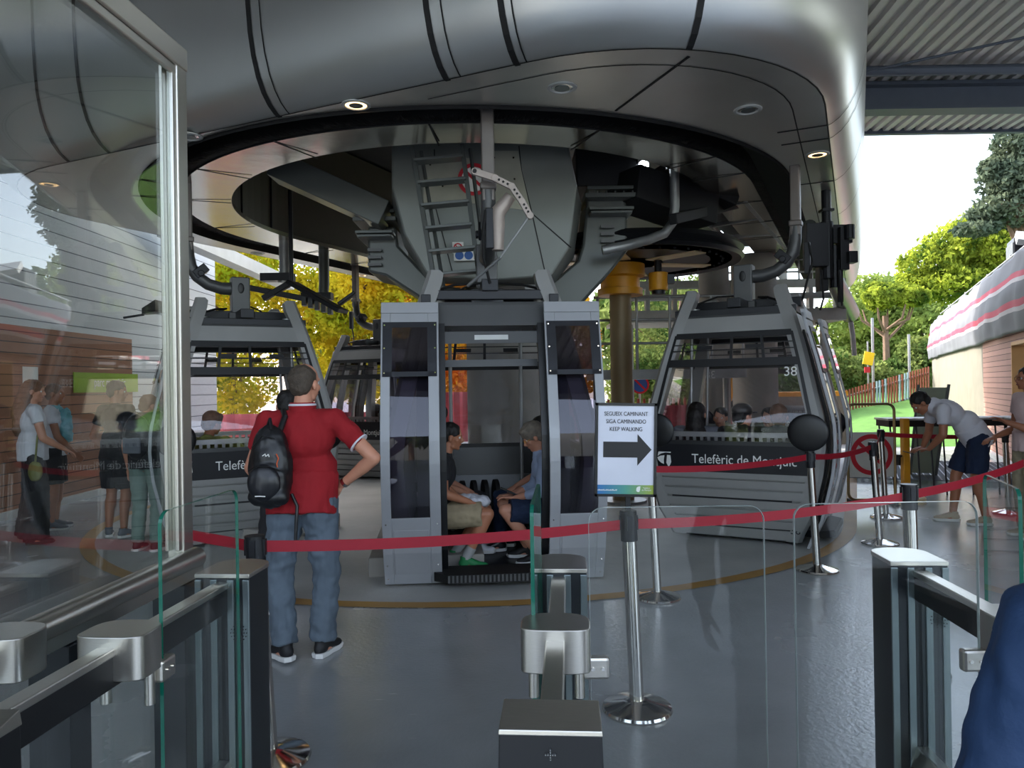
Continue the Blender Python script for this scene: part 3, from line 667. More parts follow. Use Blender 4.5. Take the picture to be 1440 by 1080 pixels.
# door-opening mechanism + tapered guide beam at right
p = Q(1180, 330, 9.0)
t = thing('door_actuator', 'cluster of black rollers and cylinders hanging from the right canopy edge', 'mechanism', (p.x, p.y, 3.9)); o_ = Vector((p.x, p.y, 3.9))
mb = MB(); a = Q(1166, 262, 9.0); b = Q(1166, 330, 9.0); mb.cyl(loc(a), loc(b), .055, n=16); mb.box(loc(a), (.15, .15, .03)); mb.box(loc(a.lerp(b, .5)), (.14, .14, .03)); mb.build('post', M['blackmetal'], t)
rr = random.Random(5)
for i, (x, y, w, h) in enumerate(((1150, 345, 30, 60), (1166, 352, 18, 80), (1182, 330, 34, 26), (1198, 326, 14, 20), (1188, 350, 12, 60), (1176, 375, 14, 60), (1200, 362, 12, 16), (1184, 395, 8, 60), (1158, 385, 12, 50))):
    c = Q(x, y, 8.9+(i % 3)*.08); w_, h_ = w*9/1040, h*9/1040
    mb = MB()
    if i % 2 == 0: mb.box(loc(c), (w_, .14, h_))
    else: mb.cyl(loc(c)-Vector((0, 0, h_/2)), loc(c)+Vector((0, 0, h_/2)), w_/2, n=14)
    mb.build('roller_bracket' if i % 2 == 0 else 'cylinder', M['blackmetal'], t, bevel=.006)
mb = MB(); mb.tube([loc(Q(1158, 380, 8.8)), loc(Q(1160, 420, 8.8)), loc(Q(1155, 436, 8.8))], .012, 8); mb.tube([loc(Q(1182, 380, 8.8)), loc(Q(1186, 430, 8.8))], .012, 8); mb.build('hose', M['rubber'], t)
t = thing('guide_beam', 'long dark tapered guide tube running away under the right side of canopy', 'beam', Q(1142, 330, 9.6)); o_ = Q(1142, 330, 9.6)
mb = MB(); mb.tube([loc(Q(1142, 318, 9.6)), loc(Q(1168, 375, 11.5)), loc(Q(1196, 440, 15.5))], [.09, .12, .20], 16); mb.build('tube', M['pylon'], t, smooth=True)
mb = MB(); mb.tube([loc(Q(1196, 440, 15.5)), loc(Q(1200, 470, 15.5)), loc(Q(1202, 500, 15.5))], .05, 12); mb.build('tail', M['galv'], t, smooth=True)
# switch plate of the guide rail at left
t = thing('guide_rail', 'dark angled guide rail plate with switches left of the small cabin hanger', 'rail', Q(440, 410, 10.5)); o_ = Q(440, 410, 10.5)
mb = MB(); mb.beam(loc(Q(372, 420, 10.5)), loc(Q(412, 397, 10.5)), .10, .08); mb.beam(loc(Q(412, 397, 10.5)), loc(Q(484, 438, 10.3)), .30, .06); mb.beam(loc(Q(478, 428, 10.4)), loc(Q(502, 411, 10.4)), .12, .05); mb.beam(loc(Q(350, 404, 10.5)), loc(Q(450, 424, 10.5)), .06, .08)
mb.build('rail_plate', M['blackmetal'], t, bevel=.01)
mb = MB(); p = loc(Q(412, 397, 10.5)); mb.cyl(p, Vector((p.x, p.y, 5.76-o_.z)), .03, n=10); mb.build('hanger_rod', M['blackmetal'], t)
mb = MB()
for x in range(5): mb.box(loc(Q(430+x*9, 424+x*3, 10.4)), (.06, .1, .12))
mb.build('switch', M['black'], t)
for px, y0, y1, d, lb in ((403, 362, 398, 11.6, 'short steel drop tube above the angled guide rail, left one'), (458, 372, 425, 12.4, 'curved steel drop tube right of the angled guide rail')):
    t = thing('drop_tube', lb, 'tube', Q(px, y0, d)); o_ = Q(px, y0, d); mb = MB(); mb.tube([Vector((loc(Q(px, y0, d)).x, 0, 4.0-o_.z)), loc(Q(px, (y0+y1)/2, d)), loc(Q(px-2, y1, d))], .085, 14); mb.build('tube', M['galv'] if px < 440 else M['pylon'], t, smooth=True)
    mb = MB(); mb.box(loc(Q(px-10, y1-8, d)), (.5, .2, .12)); mb.build('clamp', M['blackmetal'], t)
# loading floor machinery: rubber finned conveyor and plinths, partly behind the cabin
def conveyor(lb, c, ang, n, L):
    t = thing('tyre_conveyor', lb, 'conveyor', c, ang)
    mb = MB(); mb.bx(-L/2, L/2, -.22, .22, .36, .44); mb.bx(-L/2, L/2, -.2, -.14, .44, .5); mb.build('frame', M['blackmetal'], t, bevel=.01)
    for k in range(n):
        x = -L/2+.05+k*(L-.1)/(n-1); m_ = MB(); m_.cyl((x-.02, 0, .56), (x+.02, 0, .56), .15, n=20); m_.build('roller', M['rubber'], t, smooth=True)
    for x in (-L/2+.15, L/2-.15):
        m_ = MB(); m_.bx(x-.05, x+.05, -.06, .06, .16, .38); m_.box((x, 0, .165), (.3, .26, .02)); m_.build('foot', M['blackmetal'], t)
    return t
conveyor('black finned roller conveyor left of the open cabin doors', S(-1.75, -2.2, 0), math.radians(-38), 14, 1.7)
conveyor('black finned roller conveyor right of the open cabin doors', S(1.1, -2.75, 0), math.radians(12), 10, 1.1)
for (c, w, d, h, rz, lb) in ((S(-1.6, -2.5), 1.5, 1.2, .16, -.5, 'low concrete plinth under the roller conveyor left of the open cabin'), (S(.98, -2.9), 1.0, 1.5, .17, .1, 'low concrete plinth right of the open cabin doors'), (S(1.9, -1.9), .7, .6, .14, .2, 'small low plinth under the left corner of the right cabin')):
    mb = MB(); mb.bx(-w/2, w/2, -d/2, d/2, 0, h); o = mb.build('concrete_plinth', M['column'], bevel=.012); o.location = c; o.rotation_euler = (0, 0, rz); tag(o, lb, 'plinth')

# ================================================================ CABINS
SEC = [(0.04, .70, .64), (0.10, .72, .66), (0.30, .79, .76), (0.72, .85, .86), (1.0, .87, .89), (1.25, .85, .88), (1.85, .72, .74), (2.15, .65, .66), (2.32, .61, .61)]
def sec(z):
    for (z0, x0, y0), (z1, x1, y1) in zip(SEC, SEC[1:]):
        if z <= z1: f = (z-z0)/(z1-z0); return x0+(x1-x0)*f, y0+(y1-y0)*f
    return SEC[-1][1:]
def zs(z0, z1, n=None):
    n = n or max(1, int((z1-z0)/.09)); return [z0+(z1-z0)*i/n for i in range(n+1)]
def strip(mb, side, u0, u1, z0, z1, off=0.0, th=.02, abs_u=False):
    """panel following the cabin profile. side '+x','-x','+y','-y'; u0,u1 fraction of half width (or metres when abs_u)"""
    sg = 1 if side[0] == '+' else -1; rings = []
    for z in zs(z0, z1):
        hx, hy = sec(z)
        if side[1] == 'x': w = hy; p = lambda u, o: Vector((sg*(hx+o), u, z))
        else: w = hx; p = lambda u, o: Vector((u, sg*(hy+o), z))
        a, b = (u0, u1) if abs_u else (u0*w, u1*w)
        rings.append([p(a, off), p(b, off), p(b, off+th), p(a, off+th)])
    mb.loft(rings); return mb
def make_cabin(lb, name='cable_cabin', glass_m=None):
    t = thing(name, lb, 'cable car cabin', (0, 0, 0), 0, 'cable car cabins')
    G = M['glasscab']
    # corner posts with horns
    for sx in (-1, 1):
        for sy in (-1, 1):
            rings = []
            for z in zs(.04, 2.32, 26)+[2.42, 2.52, 2.60, 2.63]:
                hx, hy = sec(min(z, 2.32)); k = .62 if z > 2.61 else (.9 if z > 2.55 else 1)
                lean = (z-2.32)*.33 if z > 2.32 else 0
                cx, cy = sx*(hx-lean), sy*(hy-lean); w, d = .078*k, .072*k
                rings.append([Vector((cx-sx*2*w*.9, cy-sy*2*d*.95, z)), Vector((cx-sx*2*w*.9, cy, z)), Vector((cx-sx*w*.3, cy+sy*.012, z)), Vector((cx+sx*.012, cy-sy*d*.3, z)), Vector((cx, cy-sy*2*d*.95, z))])
            mb = MB(); mb.loft(rings); mb.build('corner_post', M['cab'], t, smooth=True)
    mb = MB(); rings = [[Vector((sx*sec(z)[0]*.97, sy*sec(z)[1]*.97, z)) for sx, sy in ((-1, -1), (1, -1), (1, 1), (-1, 1))] for z in (.035, .07)]; mb.loft(rings); mb.build('floor_pan', M['black'], t)
    for side in ('+x', '-x', '-y'):
        mb = MB(); strip(mb, side, -.9, .9, .05, .72, -.05, .02); strip(mb, side, -.9, .9, .05, .15, -.03, .034); strip(mb, side, -.9, .9, .66, .72, -.03, .03)
        for k in range(5): strip(mb, side, -.86, .86, .165+k*.10, .245+k*.10, -.03, .032)
        mb.build('ribbed_panel', M['cabdark'] if side == '-y' else M['cab'], t)
        mb = MB(); strip(mb, side, -.9, .9, .72, 1.0, -.02, .022); mb.build('banner_panel', M['banner'], t)
        mb = MB(); strip(mb, side, -.88, .88, 1.0, 1.04, -.02, .03); strip(mb, side, -.88, .88, 1.80, 1.88, -.02, .03); strip(mb, side, -.88, .88, 2.10, 2.16, -.02, .03)
        strip(mb, side, -.02, .02, 1.88, 2.12, -.01, .02); strip(mb, side, .42, .46, 1.88, 2.12, -.01, .02)
        strip(mb, side, -.90, -.86, 1.0, 2.14, -.02, .03); strip(mb, side, .86, .90, 1.0, 2.14, -.02, .03)
        mb.build('window_frame', M['black'], t)
        mb = MB(); strip(mb, side, -.86, .86, 1.04, 1.80, -.012, .006); mb.build('window_pane', G, t)
        mb = MB(); strip(mb, side, -.86, .86, 1.88, 1.99, .0, .005); mb.build('vent_pane', G, t)
        mb = MB(); strip(mb, side, -.86, .86, 1.965, 1.975, .012, .01); strip(mb, side, -.86, .86, 2.03, 2.04, .012, .01); strip(mb, side, -.5, -.28, 1.98, 2.02, .01, .012); strip(mb, side, .2, .42, 1.98, 2.02, .01, .012); mb.build('vent_slider', M['black'], t)
        mb = MB(); strip(mb, side, -.96, .96, 2.16, 2.32, -.03, .03); mb.build('top_rail', M['cab'], t)
    # black rounded bumpers at the window corners
    for sx in (-1, 1):
        for sy in (-1, 1):
            mb = MB(); mb.ell((sx*.885, sy*.75, 1.14), (.03, .19, .18), Matrix.Rotation(sx*sy*.0, 3, 'X'), 20, 12); mb.build('bumper', M['black'], t, smooth=True)
    # writing and marks
    for sg in (1, -1):
        mw = lambda y, z: frame(Vector((sg*(sec(z)[0]+.006), sg*y*1.0, z)), Vector((0, sg, 0)), Vector((0, 0, 1)), Vector((sg, 0, 0)))
        textmesh('banner_lettering', 'Telefèric de Montjuïc', .135, M['white'], mw(.13, .85), t, sx=.88)
        bm_ = MB(); n = 14
        A = [Vector((-.085*math.cos(PI/2*i/n), .125*math.sin(PI/2*i/n), 0)) for i in range(n+1)]      # leaf outline, cut by two dark arcs
        leaf = [(.055, .115), (-.02, .10), (-.075, .05), (-.09, 0)]
        bm_.prism([(x, y, 0) for x, y in [(-.085, .01), (-.078, .05), (-.05, .085), (0, .108), (.06, .115), (.062, .07), (.055, .045), (.0, .048), (-.05, .035)]], (0, 0, .002))
        bm_.prism([(x, y, 0) for x, y in [(.016, .022), (.052, .02), (.06, -.05), (.045, -.085), (.03, -.10), (.008, -.06)]], (0, 0, .002))
        bm_.prism([(x, y, 0) for x, y in [(-.09, -.005), (-.055, .012), (-.012, .018), (-.02, -.03), (-.018, -.075), (-.05, -.06), (-.08, -.03)]], (0, 0, .002))
        o = bm_.build('leaf_emblem', M['white'], t); o.data.transform(frame(Vector((sg*(sec(.86)[0]+.004), sg*(-.66), .86)), Vector((0, sg, 0)), Vector((0, 0, 1)), Vector((sg, 0, 0))))
        hx = sec(1.78)[0]
        textmesh('cabin_number', '38', .13, M['white'], mw(.58, 1.73), t); textmesh('cabin_number', '38', .10, M['black'], mw(.60, .16), t)
    # door side: jambs, header, threshold
    mb = MB()
    for sx in (-1, 1): strip(mb, '+y', sx*.385, sx*.44, .12, 2.16, -.02, .04, True)
    mb.build('door_jamb', M['black'], t)
    mb = MB()
    for sx in (-1, 1): strip(mb, '+y', sx*.44, sx*.62, .12, 2.1, -.03, .02, True)
    mb.build('side_panel', M['cabdark'], t)
    mb = MB(); strip(mb, '+y', -.60, .60, 2.14, 2.32, -.03, .03, True); strip(mb, '+y', -.40, .40, 1.99, 2.09, -.03, .03, True); strip(mb, '+y', -.40, .40, 1.80, 1.86, -.22, .03, True); mb.build('door_header', M['cabdark'], t)
    mb = MB(); strip(mb, '+y', -.14, .14, 2.02, 2.06, .001, .004, True); mb.build('notice_plate', M['galvlight'], t)
    mb = MB()
    y = .66
    mb.prism([(-.46, .60, .06), (.46, .60, .06), (.50, .80, .06), (.38, .92, .06), (-.38, .92, .06), (-.50, .80, .06)], (0, 0, .07)); mb.build('footboard', M['rubber'], t)
    mb = MB()
    for k in range(24): x = -.38+k*.033; mb.bx(x-.008, x+.008, .915, .93, .07, .125)
    mb.build('tread_ribs', M['cabdark'], t)
    # sliding doors standing open, outside the jambs
    for sx in (-1, 1):
        OFF = .085
        mb = MB(); w0, w1 = .435, .90
        S_ = lambda a, b, z0, z1, off=OFF, th=.03: strip(mb, '+y', sx*a, sx*b, z0, z1, off, th, True)
        S_(w0, w0+.085, .03, 2.30); S_(w1-.075, w1, .03, 2.30); S_(w0+.085, w1-.075, 2.16, 2.30); S_(w0+.085, w1-.075, .03, .60); S_(w0, w1, 2.24, 2.33, OFF, .045)
        dr = mb.build('door', M['doorpaint'], t, bevel=.004)
        mb = MB(); S_(w0+.085, w1-.075, .60, 2.17, OFF+.008, .012); mb.build('door_window', M['glasstint'], dr)
        mb = MB(); S_(w0+.10, w1-.09, .12, .50, OFF+.03, .006); mb.build('kick_panel', M['doorpaint'], dr, bevel=.003)
        mb = MB(); S_(w0+.015, w0+.09, 1.72, 2.16, OFF+.03, .008); S_(w1-.09, w1-.015, 1.72, 2.16, OFF+.03, .008); S_(w0+.015, w1-.015, 1.72, 1.76, OFF+.03, .008); S_(w0+.015, w1-.015, 2.12, 2.165, OFF+.03, .008)
        mb.build('vent_frame', M['blackmetal'], dr)
        mb = MB(); S_(w0+.09, w1-.09, 1.76, 2.12, OFF+.034, .004); mb.build('vent_pane', M['glasstint'], dr)
        mb = MB()
        for z in (1.75, 1.95, 2.14):
            for u in (w0+.03, w1-.03):
                hy = sec(z)[1]+OFF+.038; mb.cyl((sx*u, hy, z), (sx*u, hy+.006, z), .006, n=8)
        for z in (.08, .55, .2):
            for u in (w0+.03, w1-.03): hy = sec(z)[1]+OFF+.03; mb.cyl((sx*u, hy, z), (sx*u, hy+.006, z), .006, n=8)
        mb.build('screw', M['chrome'], dr)
    # seats
    for sx in (-1, 1):
        mb = MB(); mb.bx(sx*.42, sx*.80, -.62, .58, .43, .48); mb.bx(sx*.60, sx*.72, -.60, .56, .10, .43); mb.build('bench', M['darkcloth'], t, bevel=.02)
        mb = MB()
        for k in range(17): y = -.60+k*.074; mb.beam((sx*.70, y, .48), (sx*.76, y, 1.10), .03, .02, up=(1, 0, 0))
        mb.beam((sx*.76, -.62, 1.1), (sx*.76, .6, 1.1), .04, .05); mb.build('seat_back', M['galv'], t)
    mb = MB()
    for x in (-.35, .35): mb.cyl((x, -.55, .2), (x, -.5, 2.2), .018, n=8)
    mb.build('handrail', M['galv'], t)
    # roof gear
    mb = MB(); rings = [[Vector((sx*a, sy*b, z)) for sx, sy in ((-1, -1), (1, -1), (1, 1), (-1, 1))] for a, b, z in ((.60, .60, 2.30), (.58, .58, 2.345))]; mb.loft(rings); mb.build('roof', M['cabdark'], t)
    mb = MB()
    for sx in (-1, 1): mb.bx(sx*.50, sx*.58, -.62, .62, 2.34, 2.41)
    for sy in (-1, 1): mb.bx(-.55, .55, sy*.50, sy*.57, 2.37, 2.45)
    mb.bx(-.55, .55, -.07, .07, 2.42, 2.52); mb.bx(-.07, .07, -.60, .60, 2.44, 2.54)
    mb.build('roof_beam', M['blackmetal'], t, bevel=.006)
    mb = MB()
    for sx in (-1, 1):
        for sy in (-1, 1): mb.cyl((sx*.44, sy*.44, 2.34), (sx*.44, sy*.44, 2.43), .055, n=16)
    mb.build('spring', M['galv'], t, smooth=True)
    mb = MB(); mb.tube([(-.5, .5, 2.45), (-.3, .3, 2.53), (0, .15, 2.57), (.3, .3, 2.53), (.5, .5, 2.44)], .012, 8); mb.tube([(.5, -.5, 2.45), (.2, -.25, 2.58), (0, -.12, 2.6)], .010, 8); mb.build('cable', M['rubber'], t)
    mb = MB(); mb.bx(-.095, .095, -.10, .10, 2.40, 2.93); mb.bx(-.15, .15, -.14, .14, 2.38, 2.52); tw = mb.build('socket_tower', M['cabdark'], t, bevel=.012)
    for q_ in (.097, -.097): mb = MB(); mb.ell((q_, 0, 2.80), (.008, .035, .06), None, 16, 10); mb.build('slot', M['black'], tw)
    # hanger arm
    mb = MB(); pts = [(0, .05, 2.80), (0, .20, 2.80), (0, .34, 2.84), (0, .45, 2.92), (0, .52, 3.03), (0, .54, 3.14), (0, .55, 3.3)]
    mb.tube(pts, [.075, .07, .068, .068, .068, .065, .06], 12); h = mb.build('hanger_arm', M['cabdark'], t, smooth=True)
    mb = MB(); mb.bx(-.055, .055, .50, .60, 3.2, 4.28); mb.bx(-.07, .07, .485, .615, 3.30, 3.36); mb.bx(-.07, .07, .485, .615, 4.0, 4.10); mb.build('hanger_post', M['hangersteel'], h, bevel=.012)
    mb = MB(); mb.box((0, .42, 2.98), (.17, .16, .10), (-.7, 0, 0)); mb.cyl((-.11, .42, 2.95), (.11, .42, 2.95), .035, n=12); mb.box((0, .66, 2.95), (.07, .06, .34)); mb.build('joint_clamp', M['blackmetal'], h, bevel=.008)
    mb = MB(); mb.tube([(.03, .68, 3.1), (.06, .72, 2.9), (.05, .66, 2.7), (.0, .60, 2.5)], .012, 8); mb.build('cable', M['rubber'], h)
    mb = MB(); mb.bx(-.10, .10, .40, .72, 4.28, 4.42); mb.cyl((0, .3, 4.35), (0, .8, 4.35), .05, n=12); mb.build('grip', M['blackmetal'], h)
    return t
cab_open = make_cabin('cable car cabin with both grey doors slid open, facing the camera in the centre')
cab_loc = Vector((-.22, 6.84, 0)); cab_rz = math.radians(180+4.5)
cab_open.location = cab_loc; cab_open.rotation_euler = (0, 0, cab_rz)
def yaw_of(outward_deg): return math.radians(outward_deg-90)
cab_right = dup(cab_open, loc=Vector((2.60, 8.22, 0)), rz=yaw_of(-29), label='cable car cabin numbered 38 at right, end window and name banner toward the camera')
cab_left = dup(cab_open, loc=Vector((-3.13, 8.55, 0)), rz=yaw_of(-152), label='cable car cabin at left behind the man in red, end window with banner visible')
def closed(c):
    for ch in c.children:
        if ch.name.startswith('door') and not ch.name.startswith('door_'):
            sx = 1 if ch.data.vertices[0].co.x > 0 else -1; ch.location.x = -sx*.43
p = S(-3.4, 2.6); c4 = dup(cab_open, loc=p, rz=yaw_of(180-25), label='smaller looking cabin farther back, between the man in red and the open cabin'); closed(c4)
p = S(3.4, 6.9); c5 = dup(cab_open, loc=p, rz=yaw_of(-25), label='distant cabin leaving the station, seen past the right edge of cabin 38'); closed(c5)
# lever with holes and cast link at the front hanger (belongs to the open cabin)
inv = (Matrix.Translation(cab_loc) @ Matrix.Rotation(cab_rz, 4, 'Z')).inverted()
def cl(p): return inv @ p
mb = MB()
D = 6.1
lev = [Q(672, 241, D), Q(700, 250, D), Q(724, 262, D), Q(738, 283, D), Q(749, 303, D)]
for a, b in zip(lev, lev[1:]): mb.beam(cl(a), cl(b), .03, .055, up=(0, 0, 1))
for p in lev: q = cl(p); mb.cyl(q+Vector((0, -.018, 0)), q+Vector((0, .018, 0)), .03, n=14)
lv = mb.build('door_lever', M['cast'], cab_open, bevel=.004)
mb = MB()
for f in (.25, .5, .75):
    for a, b in zip(lev[1:], lev[2:]): q = cl(a.lerp(b, f)); mb.cyl(q+Vector((0, -.02, 0)), q+Vector((0, .02, 0)), .010, n=10)
q = cl(lev[0]); mb.cyl(q+Vector((0, -.03, 0)), q+Vector((0, .03, 0)), .017, n=14); mb.build('lever_hole', M['seam'], lv)
mb = MB(); a, b, c = Q(722, 276, 6.2), Q(704, 298, 6.2), Q(703, 352, 6.2); mb.tube([cl(a), cl(b), cl(b.lerp(c, .3)), cl(c)], [.05, .065, .06, .05], 14); mb.build('cast_link', M['cast'], cab_open, smooth=True)
mb = MB(); mb.cyl(cl(Q(748, 303, 6.1)), cl(Q(706, 362, 6.1)), .009, n=8); mb.cyl(cl(Q(706, 362, 6.1)), cl(Q(660, 402, 6.3)), .014, n=8); mb.build('push_rod', M['galv'], cab_open)
# ================================================================ GATES (three lanes of glass wing turnstiles)
GD = Vector((math.sin(math.radians(4.4)), math.cos(math.radians(4.4)), 0)); GX = Vector((GD.y, -GD.x, 0))
def dshape(w, l, z, n=12, flip=1):
    """D-shaped plan: straight sides, rounded end; +y end rounded when flip=1"""
    pts = [Vector((-w/2, -flip*l/2, z)), Vector((w/2, -flip*l/2, z))]
    pts += [Vector((w/2*math.cos(PI*i/n), flip*(l/2-w/2*.75) + flip*w/2*.75*math.sin(PI*i/n), z)) for i in range(n+1)]
    return pts
def gate(lb, base, zt=1.0):
    """base = world xy of the mid pivot; local +y runs down the lane"""
    t = thing('turnstile', lb, 'turnstile', (base[0], base[1], 0), -math.radians(4.4), 'steel and glass turnstile cabinets')
    # far end column
    m_ = MB(); m_.loft([dshape(.19, .22, z) for z in (0, zt-.015)]); c = m_.build('end_column', M['gatedark'], t, smooth=True)
    c.location = (0, .66, 0)
    m_ = MB(); m_.loft([dshape(.195, .23, z) for z in (zt-.015, zt)]); m_.build('cap', M['steel'], c, smooth=True, bevel=.002)
    m_ = MB()
    for x in (-.085, -.03, .03, .085): m_.bx(x-.012, x+.012, -.118, -.108, .02, zt-.02)
    m_.build('pillar_trim', M['gatetrim'], c, bevel=.003)
    m_ = MB()
    for k in range(3):
        for j in range(6+k*4): a = 2*PI*j/(6+k*4); r = .01+k*.009; m_.cyl((.06+r*math.cos(a), -.119, zt-.2+r*math.sin(a)), (.06+r*math.cos(a), -.121, zt-.2+r*math.sin(a)), .0022, n=6)
    m_.build('speaker_grille', M['seam'], c)
    # mid pivot housing
    m_ = MB(); m_.loft([[Vector((.092*math.copysign(abs(math.cos(a))**.7, math.cos(a)), -.02+.075*math.copysign(abs(math.sin(a))**(.25 if math.sin(a) < 0 else .8), math.sin(a)), z)) for a in [2*PI*i/36 for i in range(36)]] for z in (zt-.115, zt)])
    p = m_.build('pivot_housing', M['steel'], t, smooth=True, bevel=.003)
    for sx in (-1, 1):
        m_ = MB(); m_.cyl((sx*.062, 0, zt-.21), (sx*.062, 0, zt-.11), .014, n=16); m_.build('pivot_shaft', M['steel'], p, smooth=True)
    # top rail, dark reader strip, glass infill, plinth
    m_ = MB(); m_.bx(-.025, .025, -.48, .56, zt-.05, zt-.028); m_.build('top_rail', M['steel'], t, bevel=.004)
    m_ = MB(); m_.bx(-.02, .02, -.48, .56, zt-.13, zt-.05); m_.build('sensor_strip', M['black'], t, bevel=.002)
    m_ = MB(); m_.bx(-.006, .006, -.46, .55, .36, zt-.13); m_.build('infill_glass', M['glassclear'], t)
    m_ = MB(); m_.bx(-.10, .10, -.60, .66, .0, .10); m_.prism([(-.10, -.5, .1), (.10, -.5, .1), (.02, -.5, .36), (-.02, -.5, .36)], (0, 1.05, 0)); m_.build('plinth', M['steel'], t, bevel=.004)
    # near cabinet with sloping steel top and black front
    m_ = MB(); w0, w1 = .098, .122; y0, y1 = -.60, -.515
    m_.loft([[Vector((-w1, y0-.05, 0)), Vector((w1, y0-.05, 0)), Vector((w1, y1, 0)), Vector((-w1, y1, 0))], [Vector((-w0, y0, zt-.03)), Vector((w0, y0, zt-.03)), Vector((w0, y1, zt-.03)), Vector((-w0, y1, zt-.03))]])
    c = m_.build('near_cabinet', M['black'], t, bevel=.003)
    m_ = MB(); m_.loft([[Vector((-w0-.001, y0-.004, zt-.032)), Vector((w0+.001, y0-.004, zt-.032)), Vector((w0+.001, y1+.004, zt-.032)), Vector((-w0-.001, y1+.004, zt-.032))], [Vector((-w0, y0-.002, zt-.022)), Vector((w0, y0-.002, zt-.022)), Vector((w0-.003, y1+.002, zt)), Vector((-w0+.003, y1+.002, zt))]]); m_.build('cap', M['steel'], c, bevel=.002)
    m_ = MB()
    for i, j in ((0, 0), (1, 0), (2, 0), (-1, 0), (-2, 0), (0, 1), (0, 2), (0, -1), (0, -2)): m_.cyl((i*.0045, y0-.004, zt-.065+j*.0045), (i*.0045, y0-.010, zt-.065+j*.0045), .0013, n=6)
    m_.build('indicator_dots', M['galv'], c)
    return t
GC = Vector((.108, 2.0, 0)); GL = Vector((-1.05, 2.0, 0)); GR = Vector((1.36, 2.02, 0)); GLL = Vector((-1.42, 2.0, 0))
gC = gate('turnstile cabinet in the middle foreground with black front, between two walking lanes', GC)
gL = gate('turnstile cabinet at lower left with glass side panels, beside the chrome belt post', GL)
gR = gate('turnstile cabinet at lower right, in front of the person in blue', GR)
def gw(base, x, y, z=0): return Vector((base[0], base[1], 0)) + GX*x + GD*y + Vector((0, 0, z))
def wing(lb, p0, ang, L=.5, z0=.14, z1=1.3, clampz=.87, clamp=True, parent=None, rr=.04, rim='glassrim'):
    """glass wing from hinge point p0, heading ang from +x; notched at the hinge"""
    t = thing('glass_wing', lb, 'glass gate', (p0.x, p0.y, 0), ang, 'glass wings of the turnstiles')
    pts = []
    def arc(cx, cz, r, a0, a1, n=6): return [(cx+r*math.cos(a0+(a1-a0)*i/n), cz+r*math.sin(a0+(a1-a0)*i/n)) for i in range(n+1)]
    pts += arc(.03+rr, z1-rr, rr, PI, PI/2); pts += arc(L-rr, z1-rr, rr, PI/2, 0); pts += arc(L-rr, z0+rr, rr, 0, -PI/2); pts += arc(.03+rr, z0+rr, rr, -PI/2, -PI)
    th = .010
    m_ = MB(); m_.prism([(x, -th/2, z) for x, z in pts], (0, th, 0)); m_.build('pane', M['glassclear'], t)
    m_ = MB(); e = .0007; n = len(pts)
    rings = []
    for i in range(n+1):
        x, z = pts[i % n]; cx, cz = (L+.03)/2, (z0+z1)/2; dx, dz = (-e if x > cx else e), (-e if z > cz else e)
        rings.append([Vector((x-dx*.2, -th/2-.0003, z-dz*.2)), Vector((x-dx*.2, th/2+.0003, z-dz*.2)), Vector((x+dx, th/2+.0003, z+dz)), Vector((x+dx, -th/2-.0003, z+dz))])
    m_.loft(rings, cap=False); m_.build('polished_edge', M[rim], t)
    if clamp:
        m_ = MB(); m_.box((.045, 0, clampz), (.07, .03, .06)); m_.build('clamp', M['steel'], t, bevel=.008)
        m_ = MB()
        for x in (.035, .062): m_.cyl((x, -.019, clampz), (x, .019, clampz), .005, n=12)
        m_.build('clamp_screw', M['chrome'], t)
    return t
a_open = math.pi/2 - math.radians(4.4)
wing('open glass wing seen edge-on as a green line left of the middle turnstile', gw(GC, -.062, 0), a_open, .52, rim='glassedge')
wing('closed glass wing with two-bolt clamp to the right of the middle turnstile', gw(GC, .062, 0), -math.radians(1.0), .50)
wing('closed glass wing reaching left from the right turnstile, pairing the middle one', gw(GR, -.075, -.02), PI-math.radians(-1.0), .53)
wing('open glass wing beside the left turnstile cabinet, standing along the lane', gw(GL, .078, 0), a_open, .50, rim='glassedge')
wing('slanted open glass wing behind the person in blue at right edge', Vector((1.487, 2.16, 0)), math.radians(70), .44, clamp=False, rim='glassedge')
# far left unit with wide handrail and tall framed glass screen
t = thing('glass_screen', 'tall steel framed glass screen with wide handrail at the left edge', 'glass screen', (GLL.x, GLL.y, 0), -math.radians(4.4))
Y0, Y1 = -3.0, 1.02
m_ = MB(); m_.bx(-.035, .035, Y1-.075, Y1, .12, 3.02); m_.build('corner_post', M['steel'], t, bevel=.006)
m_ = MB(); m_.bx(.012, .028, Y1-.10, Y1-.075, 1.0, 2.93); m_.bx(-.03, -.014, Y1-.10, Y1-.075, 1.0, 2.93); m_.build('glazing_bead', M['steel'], t, bevel=.003)
m_ = MB(); m_.bx(-.04, .04, Y0, Y1, 2.93, 3.02); m_.bx(.012, .03, Y0, Y1-.075, 2.89, 2.93); m_.build('top_frame', M['steel'], t, bevel=.006)
m_ = MB(); m_.bx(-.045, .045, Y0, Y1-.02, .12, .90); m_.bx(-.05, .05, Y0, Y1-.02, .12, .2); 
m_ = MB(); m_.bx(-.008, .006, Y0, Y1-.08, .20, 2.93); m_.build('pane', M['glassbig'], t)
m_ = MB(); m_.tube([(.045, Y0, .955), (.045, Y1, .955)], .042, 20); m_.bx(-.02, .075, Y0, Y1, .885, .925); m_.build('handrail', M['steel'], t, smooth=True)
m_ = MB(); m_.loft([[Vector((.092*math.copysign(abs(math.cos(a))**.7, math.cos(a)), -.02+.075*math.copysign(abs(math.sin(a))**(.25 if math.sin(a) < 0 else .8), math.sin(a)), z)) for a in [2*PI*i/36 for i in range(36)]] for z in (.885, 1.0)])
m_.build('pivot_housing', M['steel'], t, smooth=True, bevel=.003).location = (.06, 0, 0)
m_ = MB(); m_.bx(-.08, .10, Y0, Y1, 0, .12); m_.build('plinth', M['steel'], t, bevel=.004)
